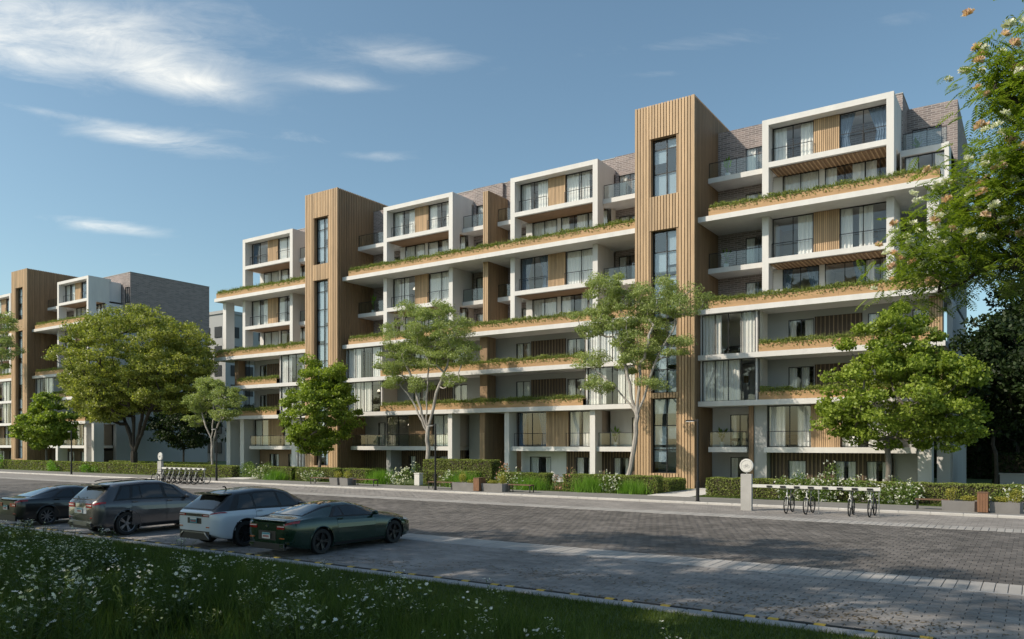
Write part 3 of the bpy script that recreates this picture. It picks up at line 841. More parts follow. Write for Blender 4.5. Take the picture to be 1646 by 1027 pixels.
# mid block
part('floor_slab', 'white', main, -33.15, -22.6, 49.2, 52.2, ZB[1], Z1); part('floor_slab', 'white', main, -50.3, -39.1, 49.3, 52.2, ZB[1], Z1)
for a in (-39.05, -33.55, -26.2): part('column', 'white', main, a, a + .42, 48.95, 50.0, .1, Z2)
part('wall', 'render_grey', main, -38.6, -36.3, 51.2, 51.4, .1, Z2)
f = part('timber_fin', 'wood_back', main, -36.0, -35.5, 49.1, 52.4, .1, Z2); slats(f, 'wood_light', -36.0, -35.5, 49.1, .1, 3.85, .167, .12, .03, name='slat'); slats(f, 'wood_dark', 49.15, 52.4, -35.5, .1, Z2, .2, .13, .03, axis='y', name='slat')
part('wall', 'wood_back', main, -35.4, -33.2, 51.6, 51.8, .1, Z2)
low_windows([(-32.95, -30.3, 'lrb'), (-28.4, -26.3, 'ls')], Z1, Z2 - .03, 49.9)
p = part('timber_panel', 'wood_back', main, -30.3, -28.4, 49.75, 50.0, Z1, Z2); slats(p, 'wood_light', -30.3, -28.4, 49.75, Z1, Z2 - .01, .12, .085, .03, name='slat')
rail(main, -32.95, -30.4, 49.4, Z1, 1.0, False); rail(main, -28.4, -26.25, 49.4, Z1, 1.0, False)
h = [(-24.0, -22.9, Z1 + .02, Z1 + 2.1)]
wall_holes(main, -25.7, -22.4, Z1, Z2, 51.2, .2, 'white', h); window(main, *h[0], 51.25, 1, cur='lr'); rail(main, -25.7, -22.5, 49.35, Z1, 1.0)
h = [(-32.3, -30.4, .3, 2.0)]
wall_holes(main, -33.1, -29.0, .1, ZB[1] - .003, 50.6, .2, 'white', h); window(main, *h[0], 50.65, 1, cur='lr')
h = [(-28.2, -26.5, .2, 2.0), (-25.1, -23.9, .7, 2.0)]
wl = wall_holes(main, -29.0, -22.4, .1, ZB[1] - .003, 50.5, .2, 'panel_dark', h, 'timber_wall'); slats(wl, 'wood_dark', -29.0, -22.4, 50.5, .1, ZB[1] - .005, .24, .06, .04, holes=h, name='slat')
for q in h: window(main, *q, 50.54, 1, cur='lr')
low_windows([(-46.6, -44.0, 'lt'), (-41.5, -39.2, 'f')], Z1, Z2 - .03, 50.0)
p = part('timber_panel', 'wood_back', main, -44.0, -41.5, 49.85, 50.1, Z1, Z2); slats(p, 'wood_shaded', -44.0, -41.5, 49.85, Z1, Z2 - .01, .12, .085, .03, name='slat')
rail(main, -46.6, -39.15, 49.45, Z1, 1.0, True)
h = [(-49.0, -47.5, Z1 + .02, Z1 + 2.1)]
wall_holes(main, -50.6, -46.6, Z1, Z2, 51.4, .2, 'render_grey', h); window(main, *h[0], 51.45, 1, cur='lr'); rail(main, -50.2, -46.7, 49.45, Z1, 1.0)
h = [(-45.2, -44.5, .5, 1.95), (-43.2, -41.0, .3, 1.95)]
wl = wall_holes(main, -50.6, -39.1, .1, ZB[1] - .003, 51.3, .2, 'panel_dark', h, 'timber_wall'); slats(wl, 'wood_dark', -50.6, -39.1, 51.3, .1, ZB[1] - .005, .24, .06, .04, holes=h, name='slat')
for q in h: window(main, *q, 51.34, 1 if q[1] - q[0] > 1 else 0, cur='lr' if q[1] - q[0] > 1 else 'f')
part('wall', 'render_grey', main, -46.6, -46.1, 49.9, 51.29, .1, ZB[1] - .003)
# left block
part('floor_slab', 'white', main, -64.3, -58.2, 49.3, 52.2, ZB[1], Z1)
part('wall', 'white', main, -65.5, -64.9, 49.1, 54, .1, Z2); part('wall', 'white', main, -57.9, -57.3, 49.1, 52, .1, Z2); part('column', 'white', main, -67.8, -67.2, 49.2, 50.6, .1, Z2); part('timber_post', 'wood_shaded', main, -66.88, -66.3, 49.5, 50.4, ZB[3] + TH + .003, ZB[4] - .002)
part('column', 'white', main, -68.5, -68.0, 49.3, 50.3, ZB[4] + TH, ZB[6] - .002)
low_windows([(-64.6, -62.4, 'f'), (-60.3, -58.2, 'lr')], Z1, Z2 - .03, 50.2)
p = part('timber_panel', 'wood_back', main, -62.4, -60.3, 50.05, 50.25, Z1, Z2); slats(p, 'wood_light', -62.4, -60.3, 50.05, Z1, Z2 - .01, .12, .085, .03, name='slat')
rail(main, -64.3, -58.3, 49.45, Z1, 1.0, True)
h = [(-63.3, -61.9, .3, 2.0), (-60.5, -59.4, .5, 2.0)]
wl = wall_holes(main, -64.8, -57.9, .1, ZB[1] - .003, 50.9, .2, 'wood_shaded', h, 'timber_wall')
for q in h: window(main, *q, 50.94, 1, cur='lr')
for i in range(5): part('screen_blade', 'white', main, -57.25 + i * .42, -57.1 + i * .42, 49.1, 49.6, .1, Z2)
part('wall', 'wood_back', main, -57.2, -54.9, 50.9, 51.1, .1, Z2)
part('wall', 'render_grey', main, -4.6, -4.35, 53.2, 53.4, .1, Z2)
# ================================================================ second building further along the street
far = thing('apartment_building', 'distant white apartment building with one timber stair tower and a dark brick end', 'building', (0, 0, 0))
main_real, main = main, far
T3 = (-111.2, -107.0)
stair_tower(far, *T3, [(1.05, 17.6), (19.0, 23.2)])
for k in (2, 3, 4, 6):
    part('floor_slab', 'white', far, -135, T3[0] - .003, YS, 55.0, ZB[k], ZB[k] + TH); part('floor_slab', 'white', far, T3[1] + .06, -93.9, YS, 55.0, ZB[k], ZB[k] + TH)
for k in (4, 6):
    planter(far, -135, T3[0] - .02, ZB[k] + TH, dens=120); planter(far, T3[1] + .75, -94.0, ZB[k] + TH, dens=160)
    t_ = k == 6
    box_unit(far, -102.76, -95.28, k, t_); box_unit(far, -122.7, -115.3, k, t_)
    balcony_bay(far, T3[1] + .06, -102.77, k, t_, 'r'); balcony_bay(far, -115.29, T3[0] - .01, k, t_, 'l'); balcony_bay(far, -135, -122.71, k, t_, 'r')
mid_levels(far, T3[1], -94, [(-106.7, -102.4, 3)], [(-102.2, -94.0, [('w', -101, -99.7), ('s', -99.6, -97), ('w', -96.9, -95.7)])])
mid_levels(far, -135, T3[0], [(-116, -111.5, 3)], [(-134.8, -116.3, [('w', -125, -123.4), ('s', -123.3, -120), ('w', -119.8, -118)])])
part('upper_block', 'brick', far, -108, -93.6, 54.0, 65.2, 17.7, 24.4); part('parapet_cap', 'render_grey', far, -108.03, -93.57, 53.97, 65.23, 24.403, 24.46)
part('upper_block', 'brick', far, -135, -108.01, 52.76, 65, 20.6, 24.4); part('rear_block', 'render_grey', far, -135, -93.7, 56, 65, .1, 17.69)
hs = [(-94.3 - .9, -94.3, 20.6, 22.6)]
window(far, -94.6, -93.75, 20.6, 22.6, 53.93, 1, cur='', room=False)
Z1 = ZB[1] + TH
part('floor_slab', 'white', far, -106.5, -94.3, 49.2, 52.2, ZB[1], Z1); part('floor_slab', 'white', far, -135, -111.4, 49.2, 52.2, ZB[1], Z1)
for a in (-94.9, -93.2, -101.7, -113.0, -120.0): part('column', 'white', far, a, a + .5, 49.0, 50.2, .1, Z2)
for (a, b) in ((-106.4, -94.5), (-135, -111.5)):
    hs = []
    x = a + .8
    while x < b - 2.2: hs.append((x, x + 1.6, .3, 2.0)); x += 3.2
    wl = wall_holes(far, a, b, .1, ZB[1] - .003, 50.8, .2, 'panel_dark', hs, 'timber_wall'); slats(wl, 'wood_dark', a, b, 50.8, .1, ZB[1] - .005, .24, .06, .04, holes=hs, name='slat')
    for q in hs:
        window(far, *q, 50.84, 1, cur='lr'); window(far, q[0], q[1] + .3, Z1, Z2 - .03, 50.2, 1, cur='lr')
        pp = part('timber_panel', 'wood_shaded', far, q[1] + .3, q[0] + 3.2, 50.1, 50.3, Z1, Z2)
    rail(far, a, b, 49.4, Z1, 1.0, True)
part('end_wall', 'render_grey', far, -94.4, -93.7, 52.3, 55.99, .1, 17.3)
main = main_real
# pale block seen in the gap between the two buildings
bk = thing('apartment_building', 'plain pale apartment block far back in the gap between the two buildings', 'building', (0, 0, 0))
MB().box(-126.5, -110.5, 80, 92, .1, 24.5).build('wall', 'render_grey', bk); MB().box(-126.7, -110.3, 79.8, 92.2, 24.503, 25.0).build('roof', 'render_grey', bk)
for fl in range(7):
    for q in range(5):
        w_ = MB().box(-125.7 + q * 3.1, -123.9 + q * 3.1, 79.9, 79.99, 1.4 + fl * 3.2, 3.2 + fl * 3.2).build('window', 'frame', bk)
    for q in range(4): MB().box(-110.49, -110.4, 81 + q * 2.8, 82.6 + q * 2.8, 1.4 + fl * 3.2, 3.2 + fl * 3.2).build('window', 'frame', bk)
# a few furnishings that show through the glass
FN = {'i': 0}
def furnish():
    rf = random.Random(5)
    for i, (x0, x1, z0, z1, y, dp) in enumerate(FURN):
        if x0 < -70 or x1 - x0 < 1.2: continue
        yb = y + dp - .06; c = (x0 + x1) / 2; r = rf.random()
        if r < .34:
            t = thing('wall_picture', 'framed picture hanging on a room wall behind the glass', 'picture', (0, 0, 0), group='pictures seen through the windows')
            a = c + rf.uniform(-.5, .3); zz_ = z0 + 1.25
            MB().box(a, a + .5, yb - .03, yb, zz_, zz_ + .7).build('picture_frame', 'furn_white', t); MB().box(a + .09, a + .41, yb - .036, yb - .031, zz_ + .12, zz_ + .58).build('picture_sheet', rf.choice(('furn_dark', 'furn_tan')), t)
        elif r < .62:
            t = thing('pendant_lamp', 'small pendant lamp hanging in a room behind the glass', 'lamp', (0, 0, 0), group='pendant lamps seen through the windows')
            a = c + rf.uniform(-.5, .5); yy = y + 1.5
            MB().tube([(a, yy, z1 + .1), (a, yy, z1 - .55)], .008, 5).build('cord', 'frame', t); MB().lathe([(.02, .2), (.10, .12), (.16, 0), (.14, 0)], 12, 'z', (a, yy, z1 - .76)).build('lamp_shade', 'lamp_glow', t, smooth=True)
        elif r < .85:
            t = thing('sofa', 'low sofa standing in a room behind the glass', 'sofa', (0, 0, 0), group='sofas seen through the windows')
            a = c - .8; m_ = rf.choice(('furn_dark', 'furn_teal', 'furn_tan')); yy = y + 1.6
            MB().box(a, a + 1.6, yy, yy + .8, z0 + .12, z0 + .42, .04).build('seat', m_, t); MB().box(a, a + 1.6, yy + .6, yy + .82, z0 + .42, z0 + .8, .05).build('backrest', m_, t)
            for s in (0, 1.42): MB().box(a + s, a + s + .18, yy - .02, yy + .6, z0 + .12, z0 + .6, .03).build('armrest', m_, t)
            for s in (.05, 1.47):
                for q in (.05, .68): MB().box(a + s, a + s + .06, yy + q, yy + q + .06, z0, z0 + .12).build('leg', 'frame', t)
        else:
            t = thing('bookshelf', 'open shelf with white objects in a room behind the glass', 'shelf', (0, 0, 0), group='shelves seen through the windows')
            a = c - .6; mb = MB().box(a, a + .04, yb - .3, yb, z0, z0 + 1.9).box(a + 1.2, a + 1.24, yb - .3, yb, z0, z0 + 1.9)
            mb.build('side_panel', 'furn_dark', t)
            for s in range(5):
                MB().box(a + .04, a + 1.2, yb - .3, yb, z0 + .1 + s * .42, z0 + .13 + s * .42).build('shelf_board', 'furn_dark', t)
                for q in range(3):
                    xx = a + .12 + q * .36 + rf.uniform(0, .1); MB().box(xx, xx + rf.uniform(.06, .16), yb - .25, yb - .1, z0 + .135 + s * .42, z0 + .135 + s * .42 + rf.uniform(.1, .25)).build('ornament', rf.choice(('furn_white', 'furn_tan', 'furn_white')), t)
furnish()
# ================================================================ trees
def grow(base, fork, C, r_tip=.012, seed=1, wob=.10, power=2.3, seg=6, minr=.006, lean=(0, 0), limbs=()):
    """skeleton: trunk base->fork, then each clump centre joins the nearest branch; radii from the twigs carried. returns MB"""
    rg = random.Random(seed)
    nodes = []; par = []; kids = []
    def add(p, q):
        nodes.append(Vector(p)); par.append(q); kids.append(0); return len(nodes) - 1
    b = Vector(base); f = Vector(fork); n = max(4, int((f - b).length / .5)); last = -1
    for i in range(n + 1):
        u = i / n; p = b.lerp(f, u) + Vector((rg.uniform(-1, 1), rg.uniform(-1, 1), 0)) * (.05 if 0 < i < n else 0) + Vector((lean[0], lean[1], 0)) * math.sin(u * math.pi)
        last = add(p, last)
    trunk_n = len(nodes)
    for e in limbs:
        e = Vector(e); last = trunk_n - 1; m = max(3, int((e - f).length / .5)); s_ = Vector((rg.uniform(-1, 1), rg.uniform(-1, 1), 0)) * .22
        for k in range(1, m + 1):
            u = k / m; h_ = Vector((e.x - f.x, e.y - f.y, 0)) * (-.10 * math.sin(u * math.pi))
            last = add(f.lerp(e, u) + h_ + s_ * math.sin(u * 2 * math.pi) * .6 + Vector((rg.uniform(-1, 1), rg.uniform(-1, 1), 0)) * .05, last)
    order = sorted(range(len(C)), key=lambda i: (Vector(C[i]) - f).length)
    tips = []
    for i in order:
        c = Vector(C[i]); best = None; bd = 1e9
        for j in range(max(1, trunk_n - 3), len(nodes)):
            p = nodes[j]; d = (c - p).length
            pen = max(0, p.z - c.z) * 1.2 + (nodes[j] - f).length * .28
            if d + pen < bd: bd = d + pen; best = j
        p0 = nodes[best]; L = (c - p0).length; m = max(2, int(L / .45)); last = best
        side = Vector((rg.uniform(-1, 1), rg.uniform(-1, 1), rg.uniform(-.3, .6))) * L * wob
        for k in range(1, m + 1):
            u = k / m; p = p0.lerp(c, u) + side * math.sin(u * math.pi) + Vector((0, 0, -.12 * L * math.sin(u * math.pi))) + Vector((rg.uniform(-1, 1), rg.uniform(-1, 1), rg.uniform(-1, 1))) * .035
            last = add(p, last)
        tips.append(last)
    w = [0.0] * len(nodes)
    for t in tips: w[t] += r_tip ** power
    for i in range(len(nodes) - 1, -1, -1):
        if par[i] >= 0: w[par[i]] += w[i]
    rad = [max(minr, x ** (1 / power)) for x in w]
    # split in chains: at each node the thickest child continues the chain
    ch = {}
    for i, p in enumerate(par):
        if p >= 0: ch.setdefault(p, []).append(i)
    mb = MB(); stack = [(0, None)]
    while stack:
        i, pre = stack.pop(); pts = []; rs = []
        if pre is not None: pts.append(nodes[pre]); rs.append(min(rad[pre], rad[i] * 1.15))
        while True:
            pts.append(nodes[i]); rs.append(rad[i]); c = ch.get(i, [])
            if not c: break
            c = sorted(c, key=lambda k: -rad[k])
            for o in c[1:]: stack.append((o, i))
            i = c[0]
        if len(pts) > 1:
            if pre is None: rs[0] *= 1.45; rs[1] *= 1.15
            big = max(rs) > .06
            mb.tube(pts, rs, 8 if big else (5 if max(rs) > .02 else 3), cap=False)
    return mb
def ell(n, rg, a=1.0, shell=.45):
    v = rg.normal(size=(n, 3)); v /= np.linalg.norm(v, axis=1)[:, None]
    return v * (rg.uniform(shell, 1, n) ** .6)[:, None] * a
def make_tree(name, label, loc, H, fork_h, envs, n_clump, leaves, leaf, lm, bark, seed, clump_r=(.75, .75, .5), r_tip=.013, group=None, up=.5, aspect=.6, lean=(0, 0), fill=.35, base_r=None, wob=.10, cat='tree', gap=0.0, fork_off=(0, 0), droop=0, limbs=()):
    """envs: ellipsoids (cx,cy,cz,rx,ry,rz) that hold the clump centres; leaves: number per clump"""
    rg = np.random.default_rng(seed)
    t = thing(name, label, cat, loc, 0, group)
    C = []; vol = np.array([e[3] * e[4] * e[5] for e in envs]) ** .7; vol /= vol.sum()
    for e, v in zip(envs, vol):
        n = max(1, int(round(n_clump * v)))
        pts = ell(n * 6, rg, 1.0, fill) * np.array(e[3:]) + np.array(e[:3])
        # keep well spread ones
        keep = [pts[0]]
        for p in pts[1:]:
            if len(keep) >= n: break
            if min(np.linalg.norm(p - q) for q in keep) > gap: keep.append(p)
        C += keep
    C = np.array(C)
    mb = grow((0, 0, -.05), (fork_off[0], fork_off[1], fork_h), C, r_tip, seed, wob, lean=lean, limbs=limbs)
    mb.build('trunk', bark, t, smooth=True)
    L = []
    for c in C:
        n = int(leaves * rg.uniform(.55, 1.4)); s = rg.uniform(.7, 1.3)
        g = ell(n, rg, s, .25) * np.array(clump_r); g[:, 2] = np.where(g[:, 2] < 0, g[:, 2] * .6, g[:, 2])
        k = rg.random(n) < .12; g[k] *= rg.uniform(1.1, 1.6, k.sum())[:, None]
        L.append(c + g)
    L = np.concatenate(L)
    Q = leaf_quads(L, leaf, up=up, aspect=aspect, rng=rg, droop=droop)
    add_mesh('crown', polys_mesh('crown', Q, 4, lm), t, 'stuff')
    return t
# maples
make_tree('maple_tree', 'broad bright green maple tree behind the hedge at the right end of the building', (-6.3, 44.6, .1), 10, 3.2,
          [(.5, 0, 5.4, 3.9, 3.3, 2.9), (.1, 0, 8.0, 2.2, 2.0, 1.9), (-2.0, 0, 4.2, 1.6, 1.6, 1.4), (2.8, .2, 6.3, 1.7, 1.4, .9), (2.6, 0, 4.0, 1.9, 1.8, 1.3)], 150, 330, .165, 'leaf_maple', 'bark_grey', 21, (.58, .58, .44), r_tip=.016, up=.8, aspect=.8, gap=.8)
make_tree('maple_tree', 'compact dark green maple tree in front of the first stair tower', (-48.4, 44, .1), 10, 2.6,
          [(0, 0, 5.2, 3.3, 3.0, 3.0), (-.2, 0, 8.0, 1.7, 1.6, 2.0), (1.6, 0, 7.8, 1.3, 1.2, 1.4), (-1.3, 0, 3.4, 1.8, 1.6, 1.2)], 150, 300, .175, 'leaf_maple', 'bark_grey', 22, (.60, .60, .46), r_tip=.015, up=.8, aspect=.8, gap=.62)
make_tree('maple_tree', 'low bushy maple tree in front of the distant building', (-93.4, 44, .1), 9, 2.3,
          [(0, 0, 4.6, 3.5, 3.0, 2.6), (-.3, 0, 7.0, 1.7, 1.6, 1.6), (1.8, 0, 4.2, 1.8, 1.6, 1.4)], 115, 180, .25, 'leaf_maple', 'bark_grey', 23, (.7, .7, .5), r_tip=.016, up=.8, aspect=.8, gap=.4)
# airy trees with pale stems
make_tree('airy_tree', 'tall airy tree with pale leaning trunk beside the second stair tower', (-21.0, 44, .1), 14, 4.6,
          [(-.3, 0, 11.2, 1.9, 1.7, 1.6), (1.1, .4, 9.6, 1.8, 1.6, 1.5), (3.9, 0, 11.2, 1.6, 1.2, .9), (-2.6, 0, 10.6, 1.3, 1.2, 1.0), (-1.3, -.3, 12.7, 1.3, 1.2, .9), (2.0, 0, 11.8, 1.6, 1.4, 1.2), (-2.6, .3, 8.3, 1.2, 1.0, .6), (-1.7, 0, 6.6, 1.1, .9, .55), (.6, .2, 8.0, 1.3, 1.2, .8), (1.6, 0, 6.6, .8, .7, .4), (3.2, 0, 8.8, 1.0, .9, .6)], 165, 330, .145, 'leaf_euc', 'bark_pale', 31, (.56, .56, .36), r_tip=.017, up=.3, aspect=.35, gap=.5, wob=.12, fork_off=(.75, 0), lean=(.1, 0), limbs=((-.9, 0, 9.6), (.9, .3, 9.2), (3.0, 0, 9.6), (-2.2, 0, 7.6)))
make_tree('airy_tree', 'airy tree with a three way forked grey trunk before the middle of the building', (-37.0, 44, .1), 14, 3.7,
          [(-2.6, 0, 10.8, 1.7, 1.5, 1.3), (-.2, 0, 11.6, 1.6, 1.5, 1.4), (2.2, 0, 10.8, 1.7, 1.5, 1.3), (-3.6, 0, 9.0, 1.5, 1.3, .9), (-1.2, .2, 9.4, 1.6, 1.4, 1.0), (1.2, 0, 9.3, 1.4, 1.3, .9), (3.3, 0, 9.4, 1.2, 1.0, .8), (-1.6, -.2, 12.8, 1.0, 1.0, .6), (1.0, 0, 12.6, 1.2, 1.0, .7), (-3.2, 0, 7.6, 1.1, 1.0, .5), (2.4, 0, 7.4, .9, .8, .5), (-.9, .2, 7.2, .9, .9, .5)], 165, 330, .145, 'leaf_euc', 'bark_pale', 32, (.56, .56, .36), r_tip=.017, up=.3, aspect=.35, gap=.5, wob=.12, limbs=((-2.4, 0, 9.2), (-.2, .2, 9.8), (2.0, 0, 9.0), (-3.0, .2, 7.4)))
make_tree('airy_tree', 'small airy tree with forked pale trunk beside the open corner columns', (-62.2, 43.6, .1), 9, 2.4,
          [(-2.0, 0, 6.6, 1.4, 1.3, .9), (.2, 0, 7.8, 1.5, 1.3, 1.0), (2.2, 0, 7.0, 1.5, 1.3, 1.0), (1.2, .2, 5.4, 1.2, 1.0, .5), (-1.0, 0, 8.4, 1.0, 1.0, .6), (3.0, 0, 5.9, .9, .9, .5), (-2.4, 0, 5.0, 1.0, .9, .5)], 95, 300, .16, 'leaf_euc', 'bark_pale', 33, (.5, .5, .34), r_tip=.015, up=.3, aspect=.4, gap=.4, wob=.12, limbs=((-1.6, 0, 6.0), (.3, 0, 6.6), (1.9, 0, 6.0)))
make_tree('airy_tree', 'tall airy tree in front of the stair tower of the distant building', (-106.5, 44, .1), 20, 8.0,
          [(.5, 0, 17.5, 3.0, 2.5, 2.0), (-2, 0, 15, 2.5, 2.0, 1.6), (2.0, 0, 14.5, 2.2, 2.0, 1.6), (1.0, 0, 12, 1.5, 1.5, .8)], 90, 220, .22, 'leaf_euc', 'bark_pale', 34, (.8, .8, .5), r_tip=.02, up=.3, aspect=.4, gap=.4, wob=.14)
# large spreading tree between the two buildings
make_tree('spreading_tree', 'large round spreading tree with dark forked trunk between the two buildings', (-75.9, 44.2, .1), 18, 1.9,
          [(.1, 0, 11.6, 8.8, 7.2, 5.0), (-5.4, 0, 8.6, 3.9, 4, 3.0), (6.6, 0, 9.4, 3.6, 4, 3.6), (0, -1, 8.0, 4.8, 4.5, 2.2), (-2.8, -1, 6.4, 2.4, 2.4, 1.3)], 600, 185, .235, 'leaf_big', 'bark_dark', 41, (.78, .78, .5), r_tip=.021, up=1.0, aspect=.6, gap=.9, fill=.45, wob=.11, limbs=((-4.2, 0, 8.4), (-1.6, .5, 9.4), (.8, -.5, 9.8), (3.0, .3, 9.2), (5.0, 0, 8.2)))
# darker trees in the shade
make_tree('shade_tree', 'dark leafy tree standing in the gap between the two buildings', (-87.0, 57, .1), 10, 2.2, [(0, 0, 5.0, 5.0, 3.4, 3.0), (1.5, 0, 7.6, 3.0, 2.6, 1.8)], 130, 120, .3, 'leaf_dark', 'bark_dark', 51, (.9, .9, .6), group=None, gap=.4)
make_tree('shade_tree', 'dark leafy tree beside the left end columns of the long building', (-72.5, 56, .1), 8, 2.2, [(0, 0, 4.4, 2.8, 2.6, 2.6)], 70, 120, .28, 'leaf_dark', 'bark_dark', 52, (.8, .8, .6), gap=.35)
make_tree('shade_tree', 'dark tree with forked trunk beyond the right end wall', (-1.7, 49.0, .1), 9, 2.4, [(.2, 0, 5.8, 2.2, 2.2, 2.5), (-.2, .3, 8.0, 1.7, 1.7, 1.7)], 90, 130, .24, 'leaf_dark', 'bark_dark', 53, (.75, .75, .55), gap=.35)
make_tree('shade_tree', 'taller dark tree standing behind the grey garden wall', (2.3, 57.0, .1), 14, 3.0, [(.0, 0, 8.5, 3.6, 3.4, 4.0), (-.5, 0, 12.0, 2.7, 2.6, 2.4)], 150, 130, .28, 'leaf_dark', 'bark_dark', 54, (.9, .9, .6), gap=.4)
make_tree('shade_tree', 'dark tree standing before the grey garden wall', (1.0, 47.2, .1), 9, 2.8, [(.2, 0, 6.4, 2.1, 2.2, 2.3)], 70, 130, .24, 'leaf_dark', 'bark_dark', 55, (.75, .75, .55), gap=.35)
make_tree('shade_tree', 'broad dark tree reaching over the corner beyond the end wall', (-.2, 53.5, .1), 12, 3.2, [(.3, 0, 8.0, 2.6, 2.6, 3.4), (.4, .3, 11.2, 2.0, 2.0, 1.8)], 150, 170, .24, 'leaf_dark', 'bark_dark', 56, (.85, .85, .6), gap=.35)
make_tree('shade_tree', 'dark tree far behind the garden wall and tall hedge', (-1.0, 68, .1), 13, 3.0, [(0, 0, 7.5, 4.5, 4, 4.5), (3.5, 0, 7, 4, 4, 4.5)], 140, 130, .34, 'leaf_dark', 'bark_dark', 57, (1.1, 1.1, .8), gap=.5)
# flowering tree close to the viewer, its trunk right of the lane
def silk_tree():
    rg = np.random.default_rng(61)
    loc = (2.6, 13.6, .09)
    t = thing('flowering_tree', 'flowering tree with feathery leaves and pale pink blossoms reaching over the lawn', 'tree', loc)
    C = []
    for e, n in (((-3.7, -.2, 5.7, .9, 1.2, .5), 34), ((-2.9, .2, 6.7, 1.0, 1.5, .9), 64), ((-2.4, 0, 8.3, .9, 1.4, .75), 48), ((-1.6, 0, 9.7, 1.0, 1.2, .6), 34), ((-1.5, .4, 4.9, .8, 1.4, .5), 22), ((-.8, 0, 6.6, 1.8, 2.2, 2.4), 90), ((1.5, 0, 6.5, 2.0, 2.4, 2.4), 16), ((-2.2, .5, 5.9, 1.0, 1.6, .7), 34)):
        C += list(ell(n, rg, 1, .2) * np.array(e[3:]) + np.array(e[:3]))
    C = np.array(C)
    grow((0, 0, -.05), (-.3, .1, 2.6), C, .009, 61, .13).build('trunk', 'bark_dark', t, smooth=True)
    quads = []
    for c in C:
        for k in range(rg.integers(18, 26)):
            o = c + rg.normal(size=3) * .22; a = rg.uniform(0, 2 * math.pi)
            d = np.array([math.cos(a), math.sin(a), rg.uniform(-.55, .25)]); d /= np.linalg.norm(d)
            s = np.cross(d, [0, 0, 1]); s /= np.linalg.norm(s) + 1e-6
            u = np.cross(s, d); Ln = rg.uniform(.18, .32); m = 8
            for j in range(1, m + 1):
                q = j / m; p = o + d * Ln * q + np.array([0, 0, -.10 * q * q])
                ln = .080 * math.sin(math.pi * (.12 + .83 * q)) + .02
                for sg in (-1, 1):
                    v = s * sg * .85 + d * .5 + u * -.15; v /= np.linalg.norm(v); w = np.cross(v, u) * .013
                    e = p + v * ln - np.array([0, 0, .012])
                    quads.append([p, p + v * ln * .55 + w, e, p + v * ln * .55 - w])
    add_mesh('crown', polys_mesh('crown', np.array(quads), 4, 'leaf_silk'), t, 'stuff')
    fl = []
    for m_ in ('petal_white', 'petal_pink'):
        T = []
        for k in range(60):
            v = rg.normal(size=3); v[2] = abs(v[2]) * .9 + .1; v /= np.linalg.norm(v); s = np.cross(v, rg.normal(size=3)); s /= np.linalg.norm(s)
            L_ = rg.uniform(.05, .08); T.append([s * .004, v * L_ + s * .012, v * L_ - s * .012])
        fl.append(polys_mesh('flower', np.array(T), 3, m_))
    for k in range(380):
        c = C[rg.integers(0, len(C))]
        if c[0] > .4 and rg.random() < .6: continue
        o = link(bpy.data.objects.new('flower', fl[0 if rg.random() < .55 else 1]), t)
        o.location = c + rg.normal(size=3) * .26 + np.array([-.15, -.34, .16]); s = rg.uniform(.8, 1.35); o.scale = (s, s, s); o.rotation_euler = (rg.uniform(-.6, .6), rg.uniform(-.6, .6), rg.uniform(0, 6))
silk_tree()
# park trees behind and left of the viewpoint: they shade the lawn, the parked cars and part of the road
PARKPOS = [(-41, 3.5, .95, 1.0), (-23.2, .2, 1.22, 2.2), (-52, 6, .9, 3.0), (-16.4, -.6, .92, 4.1), (-33, -6, 1.25, 5.0), (-7, -9, .95, .7), (6, -14, 1.1, 2.5), (-62, 8, .9, 1.7), (-24, -8, 1.35, 3.3), (-13, -12, 1.2, 2.0), (-44, -8, 1.2, .4), (-28, -3, 1.38, 1.4)]
PARK = make_tree('park_tree', 'tall park tree on the lawn behind the parking strip', (-29, 1.0, .09), 20, 5.5, [(0, 0, 14.5, 5.2, 5.2, 5.6), (2.2, 1, 11, 3.4, 3.4, 2.6), (-2.4, -.5, 11.5, 3.2, 3.4, 3.0)], 43, 160, .34, 'leaf_shade', 'bark_grey', 71, (1.0, 1.0, .65), r_tip=.05, gap=1.6, group='tall park trees on the lawn')
for (x, y, s, r) in PARKPOS:
    o = copy_tree(PARK); o.location = (x, y, .09); o.scale = (s, s, s); o.rotation_euler = (0, 0, r)
# ================================================================ hedges and garden plants
def hedge(label, x0, x1, y0, y1, h, leaf=.085, dens=520, group=None, m='leaf_hedge', z=.11):
    t = thing('hedge', label, 'hedge', ((x0 + x1) / 2, (y0 + y1) / 2, z), 0, group)
    a, b = (x1 - x0) / 2, (y1 - y0) / 2
    rg = np.random.default_rng(int(abs(x0) * 100 + h * 10))
    MB().box(-a + .06, a - .06, -b + .06, b - .06, 0, h - .06).build('inner_twigs', 'soil', t)
    P = []
    for (n, f) in ((dens * 2 * a * h, 'f'), (dens * 2 * a * 2 * b, 't'), (dens * 2 * b * h, 'l'), (dens * 2 * b * h, 'r'), (dens * .35 * 2 * a * h, 'k')):
        n = int(n); u = rg.uniform(-1, 1, n); v = rg.uniform(0, 1, n); d = np.abs(rg.normal(0, .03, n)) - .02
        if f == 'f': q = np.stack([u * a, -b + d, v * h], 1)
        elif f == 'k': q = np.stack([u * a, b - d, v * h], 1)
        elif f == 't': q = np.stack([u * a, (v * 2 - 1) * b, h - d + .02 * np.sin(u * a * 5)], 1)
        elif f == 'l': q = np.stack([-a + d, u * b, v * h], 1)
        else: q = np.stack([a - d, u * b, v * h], 1)
        P.append(q)
    add_mesh('leaves', polys_mesh('leaves', leaf_quads(np.concatenate(P), leaf, up=.4, aspect=.65, rng=rg), 4, m), t, 'stuff')
    return t
hedge('clipped hedge running from the pale path past the bicycle rack to the stone planters', -15.0, 3.0, 41.5, 42.4, 1.0, .075, 620)
